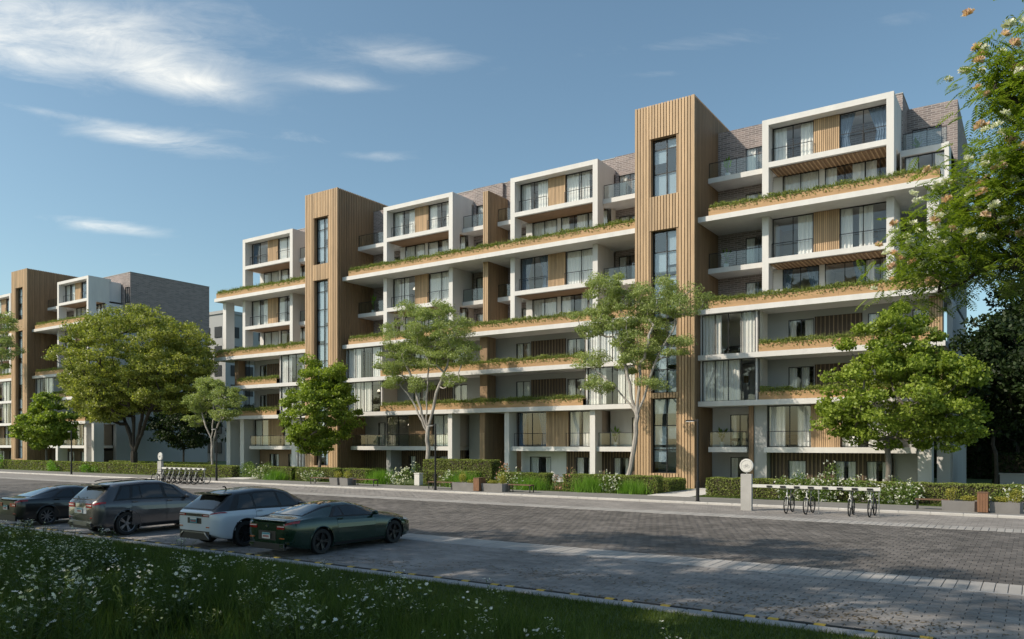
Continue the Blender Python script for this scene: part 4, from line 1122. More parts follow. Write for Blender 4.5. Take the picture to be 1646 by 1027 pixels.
hedge('clipped hedge before the second stair tower, left of the pale path', -24.1, -17.9, 41.5, 42.4, 1.0)
hedge('low dark hedge on the tower side of the pale path', -19.6, -17.9, 43.2, 46.0, .75)
hedge('clipped hedge behind the stone planters, between two flower beds', -29.0, -25.3, 41.5, 42.4, 1.0)
hedge('taller hedge block standing behind the white stone pillar', -36.6, -30.6, 43.0, 44.2, 1.75, dens=420)
hedge('clipped hedge in front of the taller hedge block', -35.2, -30.8, 41.6, 42.4, 1.0, dens=420)
hedge('short clipped hedge beside the tall grass clump', -43.2, -40.7, 41.5, 42.4, 1.0, dens=420)
hedge('clipped hedge below the compact maple tree', -48.5, -44.0, 41.5, 42.4, 1.0, dens=420)
hedge('clipped hedge in front of the white screen blades', -53.0, -49.0, 41.5, 42.4, 1.0, dens=420)
hedge('clipped hedge along the walk below the small airy tree', -66.2, -56.4, 41.4, 42.3, 1.0, .10, 300)
hedge('clipped hedge below the large spreading tree', -80.5, -66.4, 41.4, 42.3, 1.0, .11, 240)
hedge('clipped hedge along the walk beside the far end maple', -100, -80.7, 41.4, 42.3, 1.0, .12, 180)
hedge('clipped hedge along the walk before the distant tower', -120, -100.2, 41.4, 42.3, 1.0, .13, 140)
hedge('second row of hedge further back between the two buildings', -84, -66, 46.0, 46.9, 1.0, .11, 220)
hedge('tall dark hedge behind the grey garden wall', -2.0, 8.0, 53.6, 55.4, 2.3, .14, 200, m='leaf_dark')
hedge('very tall dark evergreen screen far behind the garden wall', -9.0, 14.0, 74.0, 77.0, 7.5, .35, 60, m='leaf_dark')
gw = thing('garden_wall', 'low grey garden wall in the shade beyond the building', 'wall', (3, 52, .11))
MB().box(-4.6, 6, -.15, .15, 0, 1.15).build('wall_body', 'render_grey', gw); MB().box(-4.65, 6.05, -.2, .2, 1.152, 1.22).build('coping', 'concrete', gw)
def bush(name, label, x, y, rx, ry, rz, n, leaf, m, flowers=0, fm='petal_white', fs=.06, group=None, z=.12, cat='bush', base=.0, up=.3, aspect=.5):
    t = thing(name, label, cat, (x, y, z), 0, group)
    rg = np.random.default_rng(int(abs(x * 131 + y * 17 + rx * 7)) % 99991)
    lob = rg.normal(size=(7, 3)) * np.array([rx * .5, ry * .4, rz * .25]) + np.array([0, 0, rz * .55 + base])
    c = lob[rg.integers(0, 7, n)] + ell(n, rg, 1, .3) * np.array([rx * .55, ry * .6, rz * .5])
    c[:, 2] = np.abs(c[:, 2])
    add_mesh('leaves', polys_mesh('leaves', leaf_quads(c, leaf, up=up, aspect=aspect, rng=rg), 4, m), t, 'stuff')
    ns = 9; st = MB()
    for i in range(ns): st.tube([(rg.normal() * rx * .15, rg.normal() * ry * .15, 0), tuple(lob[i % 7] * np.array([1, 1, .9]))], [.012, .006], 4)
    st.build('stems', 'bark_grey', t)
    if flowers:
        f = lob[rg.integers(0, 7, flowers)] + ell(flowers, rg, 1.12, .8) * np.array([rx * .58, ry * .62, rz * .55]); f[:, 2] = np.abs(f[:, 2]) + .03
        k = f[:, 1] > 0; f[k, 1] *= -.6
        cc = np.repeat(f, 3, axis=0) + rg.normal(size=(flowers * 3, 3)) * fs * .3
        add_mesh('blossoms', polys_mesh('blossoms', leaf_quads(cc, fs, up=.6, aspect=.9, rng=rg), 4, fm), t, 'stuff')
    return t
bush('flower_bush', 'loose white flowering bush directly behind the bicycle pillar', -10.3, 41.1, .8, .5, 1.1, 1200, .10, 'leaf_plant', 60, fs=.085)
bush('flower_bush', 'tall white flowering bush behind the first two bicycles', -8.8, 41.0, 1.0, .45, 1.15, 1700, .10, 'leaf_plant', 120, fs=.085)
bush('flower_bush', 'wide white flowering bush behind the last two bicycles', -7.0, 41.0, 1.1, .45, 1.0, 1600, .10, 'leaf_plant', 100, fs=.085)
bush('flower_bush', 'white flowering bush against the hedge by the slatted bench', -5.0, 41.1, .9, .45, .9, 1500, .09, 'leaf_plant', 120, fs=.08)
bush('flower_bush', 'white flowering bush behind the stone planter with the rust box', -.6, 41.0, .6, .45, .8, 800, .09, 'leaf_plant', 50, fs=.08)
bush('flower_bush', 'white flowering bush before the tower hedge', -20.6, 41.1, .7, .45, .9, 1000, .09, 'leaf_plant', 90, fs=.08)
bush('flower_bush', 'white flowering bush next to the white stone pillar', -37.2, 41.0, 1.0, .5, .95, 1300, .09, 'leaf_plant', 150, fs=.085)
bush('flower_bush', 'white flowering bush between the hedge and the street lamp', -32.9, 41.0, .8, .45, .9, 1000, .09, 'leaf_plant', 50, fs=.08)
bush('flower_bush', 'white flowering bush before the hedge with the planters', -27.6, 41.0, .9, .45, .9, 1000, .09, 'leaf_plant', 70, fs=.08)
bush('flower_bush', 'white flowering bush at the corner of the far pale path', -51.6, 41.0, 1.0, .5, .9, 1200, .10, 'leaf_plant', 90, fs=.085)
bush('flower_bush', 'white flowering bush under the compact maple tree', -45.8, 41.0, 1.3, .5, .7, 1200, .10, 'leaf_plant', 110, fs=.085)
bush('flower_bush', 'rust coloured flowering bush beside the timber fin', -29.4, 42.6, .7, .5, 1.2, 700, .10, 'leaf_plant', 130, 'petal_rust', .10)
bush('flower_bush', 'rust coloured flowering bush at the end of the tower hedge', -24.3, 42.0, .5, .5, 1.0, 500, .10, 'leaf_plant', 110, 'petal_rust', .10)
bush('round_bush', 'dark rounded bush beside the far pale path', -55.6, 42.6, .9, .8, 1.0, 1400, .12, 'leaf_plant')
bush('round_bush', 'small dark rounded bush near the left block wall', -53.9, 43.4, .8, .7, .9, 1200, .12, 'leaf_plant')
bush('round_bush', 'fresh green bush at the foot of the hedge before the distant building', -86, 41.0, 1.3, .5, .9, 900, .14, 'leaf_fresh')
bush('round_bush', 'fresh green bush near the lamp below the spreading tree', -79.0, 41.0, 1.2, .5, .8, 900, .13, 'leaf_fresh')
bush('round_bush', 'fresh green bush at the far end of the hedge row', -99, 41.0, 1.4, .5, 1.1, 900, .14, 'leaf_fresh')
def tuft(label, x, y, r, h, n, m='leaf_plant', group=None, z=.12):
    t = thing('grass_clump', label, 'grass clump', (x, y, z), 0, group)
    rg = np.random.default_rng(int(abs(x * 57 + y)) + 3)
    p = rg.normal(size=(n, 3)) * np.array([r * .5, r * .35, 0])
    p[:, 2] = 0
    b = blades(p, h, .03, rg, .32)
    add_mesh('blades', polys_mesh('blades', b, 3, m), t, 'stuff')
tuft('bright green ornamental grass beside the short hedge', -38.9, 41.0, .9, 1.0, 900, 'leaf_fresh')
tuft('bright green ornamental grass at the foot of the lamp', -31.2, 40.95, 1.0, 1.0, 900, 'leaf_fresh')
tuft('bright green ornamental grass before the hedge by the stone planters', -26.1, 40.95, 1.0, .85, 800, 'leaf_fresh')
tuft('bright green ornamental grass right of the tower hedge centre', -19.2, 41.0, .8, .8, 700, 'leaf_fresh')
tuft('bright green ornamental grass left of the tower hedge centre', -22.0, 41.0, .9, .95, 800, 'leaf_fresh')
tuft('bright green ornamental grass beneath the white screen blades', -50.2, 41.0, .9, .8, 700, 'leaf_fresh')
# grass of the garden and the verge
rg = np.random.default_rng(91)
def lawn_strip(par, x0, x1, y0, y1, z, n, h, m='grass', w=.012):
    b = np.stack([rg.uniform(x0, x1, n), rg.uniform(y0, y1, n), np.full(n, z)], 1)
    add_mesh('grass', polys_mesh('grass', blades(b, h, w, rg), 3, m), par, 'stuff')
lawn_strip(garden, -15.3, 3, 40.5, 41.6, .11, 9000, .07, 'grass', .02); lawn_strip(garden, -53, -18, 40.5, 41.6, .11, 14000, .07, 'grass', .025)
# ================================================================ street furniture
def lamp(label, x, y=37.35):
    t = thing('street_lamp', label, 'street lamp', (x, y, .12))
    MB().lathe([(.085, 0), (.085, 1.0), (.055, 1.02), (.05, 4.05), (.05, 4.1)], 14).build('pole', 'black_metal', t, smooth=True)
    MB().box(-.62, .05, -.045, .045, 4.0, 4.07).build('arm', 'black_metal', t)
    MB().box(-.60, -.2, -.04, .04, 3.975, 3.998).build('light_panel', 'furn_white', t)
    MB().lathe([(.14, 0), (.14, .02), (.09, .03)], 14).build('base_plate', 'black_metal', t)
lamp('slim black street lamp by the second stair tower, near the pale path', -13.92)
lamp('slim black street lamp before the taller hedge block', -30.79)
lamp('slim black street lamp beside the small airy tree', -52.7)
lamp('slim black street lamp before the distant building', -74.6)
def bicycle():
    t = thing('bicycle', 'bicycle', 'bicycle')
    R = .335
    for nm, y in (('front_wheel', 0.0), ('rear_wheel', 1.02)):
        w = MB()
        for k in range(28):
            pass
        prof = [(R + .028 * math.cos(a), .026 * math.sin(a)) for a in [i * math.pi / 4 for i in range(8)]]
        w.lathe(prof, 28, 'x', (0, y, R + .02), closed=True)
        wo_ = w.build(nm, 'rubber', t, smooth=True)
        s = MB().lathe([(.03, -.04), (.03, .04)], 8, 'x', (0, y, R + .02))
        for k in range(14):
            a = k * 2 * math.pi / 14
            s.tube([((.03 if k % 2 else -.03), y, R + .02), (0, y + (R - .02) * math.cos(a), R + .02 + (R - .02) * math.sin(a))], .0025, 3, False)
        s.build('spokes', 'rim_dark_b', wo_)
    z0 = R + .02
    f = MB(); bb = (0, .60, z0 - .06); st = (0, .76, .86); hd = (0, .16, .88); hl = (0, .12, .74)
    f.tube([bb, st], .018).tube([hd, (0, .74, .80)], .018).tube([hl, bb], .02).tube([hd, hl], .022)
    for s in (-.05, .05):
        f.tube([(s * .4, .60, z0 - .06), (s * 1.2, 1.02, z0)], .010, 6).tube([(s * .4, .75, .82), (s * 1.2, 1.02, z0)], .009, 6)
    f.build('frame', 'rim_dark_b', t, smooth=True)
    fk = MB().tube([hd, (0, .115, .70)], .026)
    for s in (-.05, .05): fk.tube([(0, .115, .72), (s * .9, .08, .70), (s, 0, z0)], .016, 6)
    fk.build('fork', 'white_metal', t, smooth=True)
    MB().tube([st, (0, .79, .95)], .014).tube([hd, (0, .18, 1.02)], .014).build('seat_post', 'steel', t)
    MB().tube([(-.30, .30, 1.04), (-.24, .18, 1.03), (0, .16, 1.02), (.24, .18, 1.03), (.30, .30, 1.04)], .014, 6).build('handlebar', 'black_metal', t, smooth=True)
    sd_ = MB(); sd_.lathe([(.0, .0), (.06, .01), (.075, .03), (.05, .06), (.0, .065)], 10, 'z', (0, 0, 0))
    so_ = sd_.build('saddle', 'black_metal', t, smooth=True); so_.location = (0, .84, .95); so_.scale = (1, 1.9, 1)
    cr = MB().lathe([(.085, .035), (.085, .045)], 14, 'x', (0, .60, z0 - .06)).box(.05, .065, .59, .61, z0 - .22, z0 - .06).box(-.065, -.05, .59, .61, z0 - .06, z0 + .10).box(.06, .14, .56, .64, z0 - .235, z0 - .215).box(-.14, -.06, .56, .64, z0 + .09, z0 + .11)
    cr.build('crank', 'black_metal', t)
    return t
BK = bicycle(); BK.location = (-8.75, 33.95, .03)
BK['label'] = 'dark bicycle parked at the rack, first from the round sign pillar'; BK['group'] = 'bicycles at the near rack'
for i, (x, lab) in enumerate(((-7.95, 'dark bicycle parked at the rack, second from the round sign pillar'), (-6.25, 'dark bicycle parked at the rack, third from the round sign pillar'), (-5.5, 'dark bicycle parked at the open end of the rack, beside the last thin post'))):
    o = copy_tree(BK); o.location = (x, 33.95 + .05 * i, .03); o.rotation_euler = (0, 0, (-.05, .04, -.03)[i]); o['label'] = lab
for i in range(8):
    o = copy_tree(BK); o.location = (-55.3 + i * .68, 33.9 + .05 * (i % 3), .03); o.rotation_euler = (0, 0, .05 * ((i % 3) - 1))
    o['label'] = 'dark bicycle in the close row at the rack below the small airy tree'; o['group'] = 'bicycles at the far rack'
def rack(label, x, x2, y=34.6):
    t = thing('bicycle_rack', label, 'bicycle rack', (x, y, .03))
    L = x2 - x
    MB().box(-.24, .24, -.10, .10, 0, 1.62, .015).build('pillar', 'concrete', t)
    MB().box(-.02, .02, -.02, .02, 1.62, 1.70).build('pin', 'steel', t)
    d = MB().lathe([(.0, -.045), (.29, -.045), (.305, -.03), (.305, .03), (.29, .045), (0, .045)], 40, 'y', (0, 0, 1.99)).build('sign_disc', 'white_metal', t)
    ring = [(.245 + .012 * math.cos(a), .012 * math.sin(a) - .047) for a in [i * math.pi / 3 for i in range(6)]]
    MB().lathe(ring, 32, 'y', (0, 0, 1.99), closed=True).build('sign_ring', 'frame_light', d, smooth=True)
    g = MB()                                                                      # bicycle pictogram, raised
    for cx_ in (-.085, .085):
        for k in range(14):
            a0, a1 = k * 2 * math.pi / 14, (k + 1) * 2 * math.pi / 14
            g.tube([(cx_ + .055 * math.cos(a0), -.050, 1.95 + .055 * math.sin(a0)), (cx_ + .055 * math.cos(a1), -.050, 1.95 + .055 * math.sin(a1))], .007, 4)
    for a, b in (((-.085, 1.95), (-.03, 2.04)), ((-.03, 2.04), (.05, 2.04)), ((.05, 2.04), (.085, 1.95)), ((-.03, 2.04), (.0, 1.95)), ((0, 1.95), (.05, 2.04)), ((-.085, 1.95), (0, 1.95)), ((.05, 2.04), (.045, 2.08)), ((-.04, 2.07), (-.02, 2.07))):
        g.tube([(a[0], -.050, a[1]), (b[0], -.050, b[1])], .007, 4)
    g.build('bicycle_symbol', 'frame_light', d)
    MB().box(.24, L, -.06, .10, 1.04, 1.17).build('beam', 'white_metal', t)
    for q in (L * .56, L - .06): MB().tube([(q, .02, 0), (q, .02, 1.04)], .02, 8).build('post', 'steel', t)
    for k in range(8):
        q = .9 + (L - 1.4) * k / 7; MB().box(q, q + .22, -.1, -.062, 1.06, 1.14).build('wheel_clip', 'black_metal', t)
rack('pale bicycle rack with stone pillar and round sign, by the pale path', -10.63, -5.18)
rack('pale bicycle rack with round sign below the small airy tree', -55.8, -50.2)
def trough(label, x0, x1, y0=38.0, y1=38.9, h=.45, plants=(), round_end=True):
    t = thing('stone_planter', label, 'planter', (x0, y0, .12))
    L = x1 - x0; D = y1 - y0; o = .12 if round_end else .02
    mb = MB(); n = len(mb.v)
    pts = [(.0, 0), (L - o, 0), (L, o * 1.2), (L, D - o * 1.2), (L - o, D), (0, D)]
    ins = [(.05, .05), (L - o - .03, .05), (L - .05, o * 1.2 + .03), (L - .05, D - o * 1.2 - .03), (L - o - .03, D - .05), (.05, D - .05)]
    lo = [(p[0] * .97 + .02, p[1] * .9 + .04) for p in pts]
    for i in range(6):
        j = (i + 1) % 6
        mb.quad((*lo[i], 0), (*lo[j], 0), (*pts[j], h), (*pts[i], h)); mb.quad((*pts[i], h), (*pts[j], h), (*ins[j], h), (*ins[i], h)); mb.quad((*ins[i], h), (*ins[j], h), (*ins[j], h - .12), (*ins[i], h - .12))
    mb.build('trough', 'planter_stone', t); MB().poly([(*p, h - .11) for p in ins]).build('soil', 'soil', t)
    return t
def gold(label, x, y, r, h, z=.52, n=420):
    t = thing('golden_shrub', label, 'shrub', (x, y, z))
    rr_ = np.random.default_rng(int(abs(x * 91)))
    c = ell(n, rr_, 1, .2) * np.array([r, r * .7, h * .5]) + np.array([0, 0, h * .5])
    add_mesh('leaves', polys_mesh('leaves', leaf_quads(c, .09, up=.2, aspect=.4, rng=rr_), 4, 'leaf_gold'), t, 'stuff')
    st = MB()
    for k in range(6): st.tube([(rr_.normal() * .03, rr_.normal() * .03, -.08), (rr_.normal() * r * .4, rr_.normal() * r * .3, h * .7)], .006, 4)
    st.build('stems', 'bark_grey', t)
def bench(label, x0, x1, y=38.3, m='bench_wood', h=.46):
    t = thing('bench', label, 'bench', (x0, y, .12)); L = x1 - x0
    for k in range(4): MB().box(0, L, k * .115, k * .115 + .10, h - .045, h).build('slat', m, t)
    for q in (.05, L - .09):
        MB().box(q, q + .045, .0, .045, 0, h - .046).box(q, q + .045, .40, .445, 0, h - .046).box(q, q + .045, .046, .399, h - .09, h - .047).build('leg_frame', 'black_metal', t)
def box_(label, x0, x1, y0, y1, h):
    t = thing('timber_bin', label, 'bin', (x0, y0, .12)); L = x1 - x0; D = y1 - y0
    for k in range(4): MB().box(L * k / 4 + .004, L * (k + 1) / 4 - .004, 0, .03, .03, h).build('front_board', 'rust_wood', t)
    MB().box(0, L, .031, D, .02, h - .02).build('box_body', 'rust_wood', t); MB().box(-.01, L + .01, -.01, D + .01, h + .001, h + .03).build('lid', 'bench_wood', t)
trough('long stone planter between the slatted bench and the rust box', -3.3, -1.95); trough('rounded stone planter to the right of the rust box', -1.55, -.35)
box_('rust brown timber box between two long stone planters near the right hedge', -1.97, -1.58, 37.75, 38.5, .82)
bench('brown slatted bench beside the long stone planter at the right hedge', -4.35, -3.0)
gold('round golden shrub at the bench end of the stone planter', -2.95, 38.45, .26, .62); gold('low golden shrub in the stone planter left of the rust box', -2.3, 38.4, .33, .28); gold('low golden shrub in the stone planter right of the rust box', -1.15, 38.4, .38, .28); gold('round golden shrub at the rounded end of the stone planter', -.62, 38.45, .27, .62)
trough('stone planter left of the timber box, beyond the lamp at the tall hedge', -30.0, -28.2, h=.48); trough('rounded stone planter right of the timber box, beyond the lamp at the tall hedge', -27.75, -26.1, h=.48)
box_('brown timber box between the two stone planters before the timber fin', -28.2, -27.78, 37.8, 38.5, .78)
gold('round golden shrub in the planter left of the timber box', -29.5, 38.45, .3, .7); gold('low golden shrub left of the timber box before the fin', -28.75, 38.4, .35, .28); gold('low golden shrub right of the timber box before the fin', -27.2, 38.4, .4, .28); gold('round golden shrub right of the timber box before the fin', -26.5, 38.45, .3, .7)
bench('dark slatted bench left of the stone planters before the timber fin', -32.2, -30.2); bench('dark slatted bench right of the stone planters before the timber fin', -26.0, -24.4)
trough('short stone planter beside the left bench, below the compact maple', -40.9, -40.1, h=.5, round_end=False); trough('short stone planter beside the right bench, near the tall grass', -39.9, -39.1, h=.5, round_end=False)
gold('golden shrub in the short planter at the left bench', -40.5, 38.45, .36, .62); gold('golden shrub in the short planter at the right bench', -39.5, 38.45, .36, .62)
bench('black bench on the walk below the compact maple', -43.2, -41.1); bench('black bench on the walk near the tall grass clump', -38.9, -36.9)
sp_ = thing('stone_pillar', 'low white stone pillar before the taller hedge block', 'pillar', (-35.2, 40.9, .12)); MB().box(-.22, .22, -.2, .2, 0, .8, .02).build('shaft', 'path_white', sp_); MB().box(-.25, .25, -.23, .23, .802, .86, .01).build('cap', 'path_white', sp_)
# potted plants and chairs on the balconies
def potted(label, x, y, z, h=1.3, m='leaf_plant', gr=None):
    t = thing('potted_plant', label, 'potted plant', (x, y, z), 0, gr)
    MB().lathe([(.13, 0), (.19, .32), (.17, .32), (.16, .28), (0, .28)], 14).build('pot', 'furn_white', t, smooth=True)
    rg_ = np.random.default_rng(int(abs(x * 7 + z * 3)))
    Q = []; st = MB()
    for k in range(16):
        a = rg_.uniform(0, 6.28); l = rg_.uniform(.45, 1) * (h - .3); o = rg_.uniform(.12, .5)
        d = np.array([math.cos(a) * o, math.sin(a) * o, 0]); b = np.array([0, 0, .28]); p1 = b + d * .45 + np.array([0, 0, l * .6]); p2 = b + d * 1.0 + np.array([0, 0, l])
        s = np.array([-math.sin(a), math.cos(a), 0]) * rg_.uniform(.06, .10)
        Q.append([p1, (p1 + p2) / 2 + s, p2, (p1 + p2) / 2 - s]); st.tube([b, p1], .008, 4)
    add_mesh('leaves', polys_mesh('leaves', np.array(Q), 4, m), t, 'stuff'); st.build('stems', 'leaf_plant', t)
potted('bright green potted plant on the top balcony right of the second stair tower', -17.0, 51.2, ZB[7] + .33, 1.5, 'leaf_fresh'); potted('potted plant on the fifth floor balcony right of the second stair tower', -17.1, 51.2, ZB[5] + .33, 1.4)
potted('potted plant on the balcony right of the first stair tower', -49.4, 51.2, ZB[5] + .33, 2.0, 'leaf_fresh'); potted('potted plant on the first floor balcony by the second stair tower and chair', -17.2, 50.6, ZB[1] + .34, 1.4)
potted('large leafy potted plant on the first floor balcony left of the second stair tower', -25.0, 50.6, ZB[1] + .34, 1.6, 'leaf_fresh'); potted('potted plant at the top right corner balcony', -6.0, 54.0, ZB[7] + .33, 1.5)
def chair(label, x, y, z):
    t = thing('balcony_chair', label, 'chair', (x, y, z))
    MB().lathe([(.0, .36), (.26, .38), (.33, .55), (.30, .56), (.22, .43), (0, .42)], 16).build('seat_shell', 'furn_dark', t, smooth=True)
    for a in range(4): MB().tube([(.12 * math.cos(a * 1.57 + .78), .12 * math.sin(a * 1.57 + .78), .37), (.24 * math.cos(a * 1.57 + .78), .24 * math.sin(a * 1.57 + .78), 0)], .014, 6).build('leg', 'frame', t)
chair('dark round balcony chair on the first floor right of the second stair tower', -16.2, 50.2, ZB[1] + .34)
# ================================================================ parked cars
def paint(name, col, metal=.45, rough=.24):
    mat(name, col, rough, metal, coat=1.0)
paint('paint_green', (.005, .030, .018)); paint('paint_grey', (.095, .092, .096)); paint('paint_white', (.60, .64, .70), .0, .25); paint('paint_black', (.006, .0065, .007), .1, .3)
mat('car_trim', (.012, .012, .013), .45); mat('chrome', (.55, .55, .56), .15, 1.0); mat('car_cabin', (.02, .02, .02), .8)
glassmat('car_pane', (.45, .50, .47), 1.9)
mat('tail_red', (.30, .012, .012), .15, coat=1.0); mat('tail_white', (.65, .58, .58), .15, coat=1.0); mat('tail_orange', (.40, .10, .02), .25)
mat('plate_white', (.60, .62, .62), .5); mat('plate_blue', (.05, .25, .33), .5); mat('plate_ink', (.30, .06, .05), .6); mat('rim_dark', (.045, .045, .048), .35, .7); mat('rim_silver', (.30, .30, .31), .3, .8)
def car(name, label, X, Y0, sp, rz=0.0):
    L, w0, R, ya, wb = sp['L'], sp['w'], sp['R'], sp['ya'], sp['wb']
    N = 400; ys = np.linspace(0, L, N + 1)
    ker = np.exp(-np.linspace(-2, 2, 31) ** 2); ker /= ker.sum()
    def prof(pts, sm=True):
        a = np.interp(ys, [p[0] for p in pts], [p[1] for p in pts])
        if sm:
            p = np.concatenate([2 * a[0] - a[15:0:-1], a, 2 * a[-1] - a[-2:-17:-1]]); a = np.convolve(p, ker, 'valid')
        return a
    zt = prof(sp['zt']); zk = prof(sp['zk']); zb = prof(sp['zb']); wk = prof(sp['wk']); wt = prof(sp['wt'])
    w = prof([(0, .73 * w0), (.05, .85 * w0), (.13, .93 * w0), (.28, .98 * w0), (.9, w0), (L - 1.0, w0), (L - .4, .96 * w0), (L - .15, .86 * w0), (L, .66 * w0)])
    cr = np.clip((zt - zk) * .28, .012, .10)
    zk = np.minimum(zk, zt - cr - .004)
    def ring(y):
        f = lambda a: float(np.interp(y, ys, a))
        W_, b, k, t, wk_, wt_, c = f(w), f(zb), f(zk), f(zt), f(wk) * f(w), f(wt) * f(w), f(cr)
        s = b + (k - b) * .60; e = t - c
        l = lambda a, b_, u: a + (b_ - a) * u
        return [(0, b), (.55 * W_, b), (.90 * W_, b + .005), (.965 * W_, b + .07), (.985 * W_, b + .35 * (s - b)), (W_, s), (l(W_, wk_, .35), l(s, k, .72)), (wk_, k),
                (l(wk_, wt_, .30), l(k, e, .34)), (l(wk_, wt_, .63), l(k, e, .68)), (wt_, e), (.78 * wt_, t - .38 * c), (.42 * wt_, t - .08 * c), (0, t)]
    cache = {}
    def S(y, t):
        key = round(y, 4)
        if key not in cache: cache[key] = ring(min(max(y, 0), L))
        P_ = cache[key]; i = min(int(t), 12); u = t - i
        p0 = P_[max(i - 1, 0)] if i > 0 else (-P_[1][0], P_[1][1]); p1, p2 = P_[i], P_[i + 1]
        p3 = P_[i + 2] if i + 2 < 14 else (-P_[12][0], P_[12][1])
        o = []
        for a, b, c, d in zip(p0, p1, p2, p3): o.append(.5 * (2 * b + (c - a) * u + (2 * a - 5 * b + 4 * c - d) * u * u + (3 * b - a - 3 * c + d) * u ** 3))
        return Vector((o[0], y, o[1]))
    def Sn(y, t, off, sg=1):
        p = S(y, t); e = .02
        a = S(min(y + e, L), t) - S(max(y - e, 0), t); b = S(y, min(t + e, 13)) - S(y, max(t - e, 0))
        n = a.cross(b)
        if n.length < 1e-9: n = Vector((0, 0, 1))
        n.normalize()
        if n.x < 0 and t < 12.5 or (t >= 12.5 and n.z < 0): n = -n
        p = p + n * off
        return Vector((p.x * sg, p.y, p.z))
    T = thing(name, label, 'car', (X, Y0, .03), rz)
    # ---- shell
    wheels = [(ya, R), (ya + wb, R)]; RA = R + .055; zc = R
    st = np.concatenate([np.linspace(0, .3, 9)[:-1], np.linspace(.3, L - .3, 86), np.linspace(L - .3, L, 9)[1:]])
    ts = np.linspace(0, 13, 40)
    body, cab = MB(), MB()
    G = {}
    for sg in (1, -1):
        for i, y in enumerate(st):
            for j, t in enumerate(ts):
                p = S(float(y), float(t)); yy, z = p.y, p.z
                if 2 < t < 8:
                    for (cy, _) in wheels:
                        d = math.hypot(yy - cy, z - zc)
                        if abs(d - RA) < .032 and d > 1e-4: yy = cy + (yy - cy) * RA / d; z = zc + (z - zc) * RA / d
                G[(sg, i, j)] = (p.x * sg, yy, z)
    y_c0, y_c1 = sp['cabin']
    for sg in (1, -1):
        for i in range(len(st) - 1):
            for j in range(len(ts) - 1):
                q = [G[(sg, i, j)], G[(sg, i + 1, j)], G[(sg, i + 1, j + 1)], G[(sg, i, j + 1)]]
                c = [sum(p[k] for p in q) / 4 for k in range(3)]
                if 1.2 < ts[j] < 8 and any(math.hypot(c[1] - cy, c[2] - zc) < RA for cy, _ in wheels): continue
                if sg < 0: q = q[::-1]
                (cab if (ts[j] >= 7 and y_c0 < c[1] < y_c1) else body).quad(*q)
    for i, rev in ((0, False), (len(st) - 1, True)):
        pl = [G[(1, i, j)] for j in range(len(ts))] + [G[(-1, i, j)] for j in range(len(ts) - 2, 0, -1)]
        body.poly(pl if not rev else pl[::-1])
    def weld(mb, nm, m):
        me = mb.mesh(nm); bm = bmesh.new(); bm.from_mesh(me); bmesh.ops.remove_doubles(bm, verts=bm.verts, dist=.0008); bmesh.ops.recalc_face_normals(bm, faces=bm.faces); bm.to_mesh(me); bm.free()
        me.polygons.foreach_set('use_smooth', [True] * len(me.polygons)); me.set_sharp_from_angle(angle=math.radians(38)); me.materials.append(M[m])
        return link(bpy.data.objects.new(nm, me), T)
    B = weld(body, 'body', sp['paint']); CB = weld(cab, 'cabin', sp.get('roofpaint', sp['paint']))
    def patch(nm, m, y0a, y1a, y0b, y1b, ta, tb, off, par, both=False, sides=(1, -1), ny=14, nt=8):
        """surface patch between ring positions ta (lower) and tb (upper); y ranges given for both edges"""
        if both:
            mb = MB(); g = []
            for i in range(ny + 1):
                u = i / ny; row = []
                for j in range(-nt, nt + 1):
                    q = abs(j) / nt; t = 13 - (13 - ta) * q; a = y0b + (y0a - y0b) * q; b = y1b + (y1a - y1b) * q
                    row.append(Sn(a + (b - a) * u, t, off, 1 if j >= 0 else -1))
                g.append(row)
            for i in range(ny):
                for j in range(2 * nt): mb.quad(g[i][j], g[i + 1][j], g[i + 1][j + 1], g[i][j + 1])
            return mb.build(nm, m, par, smooth=True)
        out = []
        for sg in sides:
            mb = MB(); g = []
            for i in range(ny + 1):
                row = []
                for j in range(nt + 1):
                    v = j / nt; a = y0a + (y0b - y0a) * v; b = y1a + (y1b - y1a) * v
                    row.append(Sn(a + (b - a) * i / ny, ta + (tb - ta) * v, off, sg))
                g.append(row)
            for i in range(ny):
                for j in range(nt):
                    q = (g[i][j], g[i + 1][j], g[i + 1][j + 1], g[i][j + 1]); mb.quad(*(q if sg > 0 else q[::-1]))
            out.append(mb.build(nm, m, par, smooth=True))
        return out
    # ---- glass: dark surround patch first, then the pane on it
    a, b = sp['rear']; patch('rear_surround', 'car_trim', a - .03, b + .03, a - .05, b + .05, 10.1, 13, .004, CB, True); patch('rear_window', 'car_pane', a, b, a - .02, b + .02, 10.5, 13, .009, CB, True)
    a, b = sp['front']; patch('windscreen', 'car_pane', a, b, a + .02, b - .02, 10.4, 13, .006, CB, True)
    q = sp['side_trim']; patch('side_surround', 'car_trim', *q, 7.05, 9.95, .003, CB)
    for q in sp['side']: patch('side_window', 'car_pane', *q, 7.35, 9.6, .009, CB)
    # ---- doors
    for (y0, y1) in sp['doors']:
        patch('door_gap', 'car_trim', y0 - .007, y1 + .007, y0 - .007, y1 + .007, 3.2, 7.0, .0015, B)
        for d in patch('door', sp['paint'], y0, y1, y0, y1, 3.25, 6.98, .004, B):
            sg = 1 if d.data.vertices[0].co.x > 0 else -1; p = Sn(y0 + .12, 6.35, .02, sg)
            MB().box(p.x - .015 * 1, p.x + .015, p.y - .09, p.y + .09, p.z - .014, p.z + .014).build('door_handle', sp['paint'], d)
    patch('sill', sp.get('sill', 'car_trim'), ya + RA + .03, ya + wb - RA - .03, ya + RA + .03, ya + wb - RA - .03, 2.6, 3.6, .006, B)
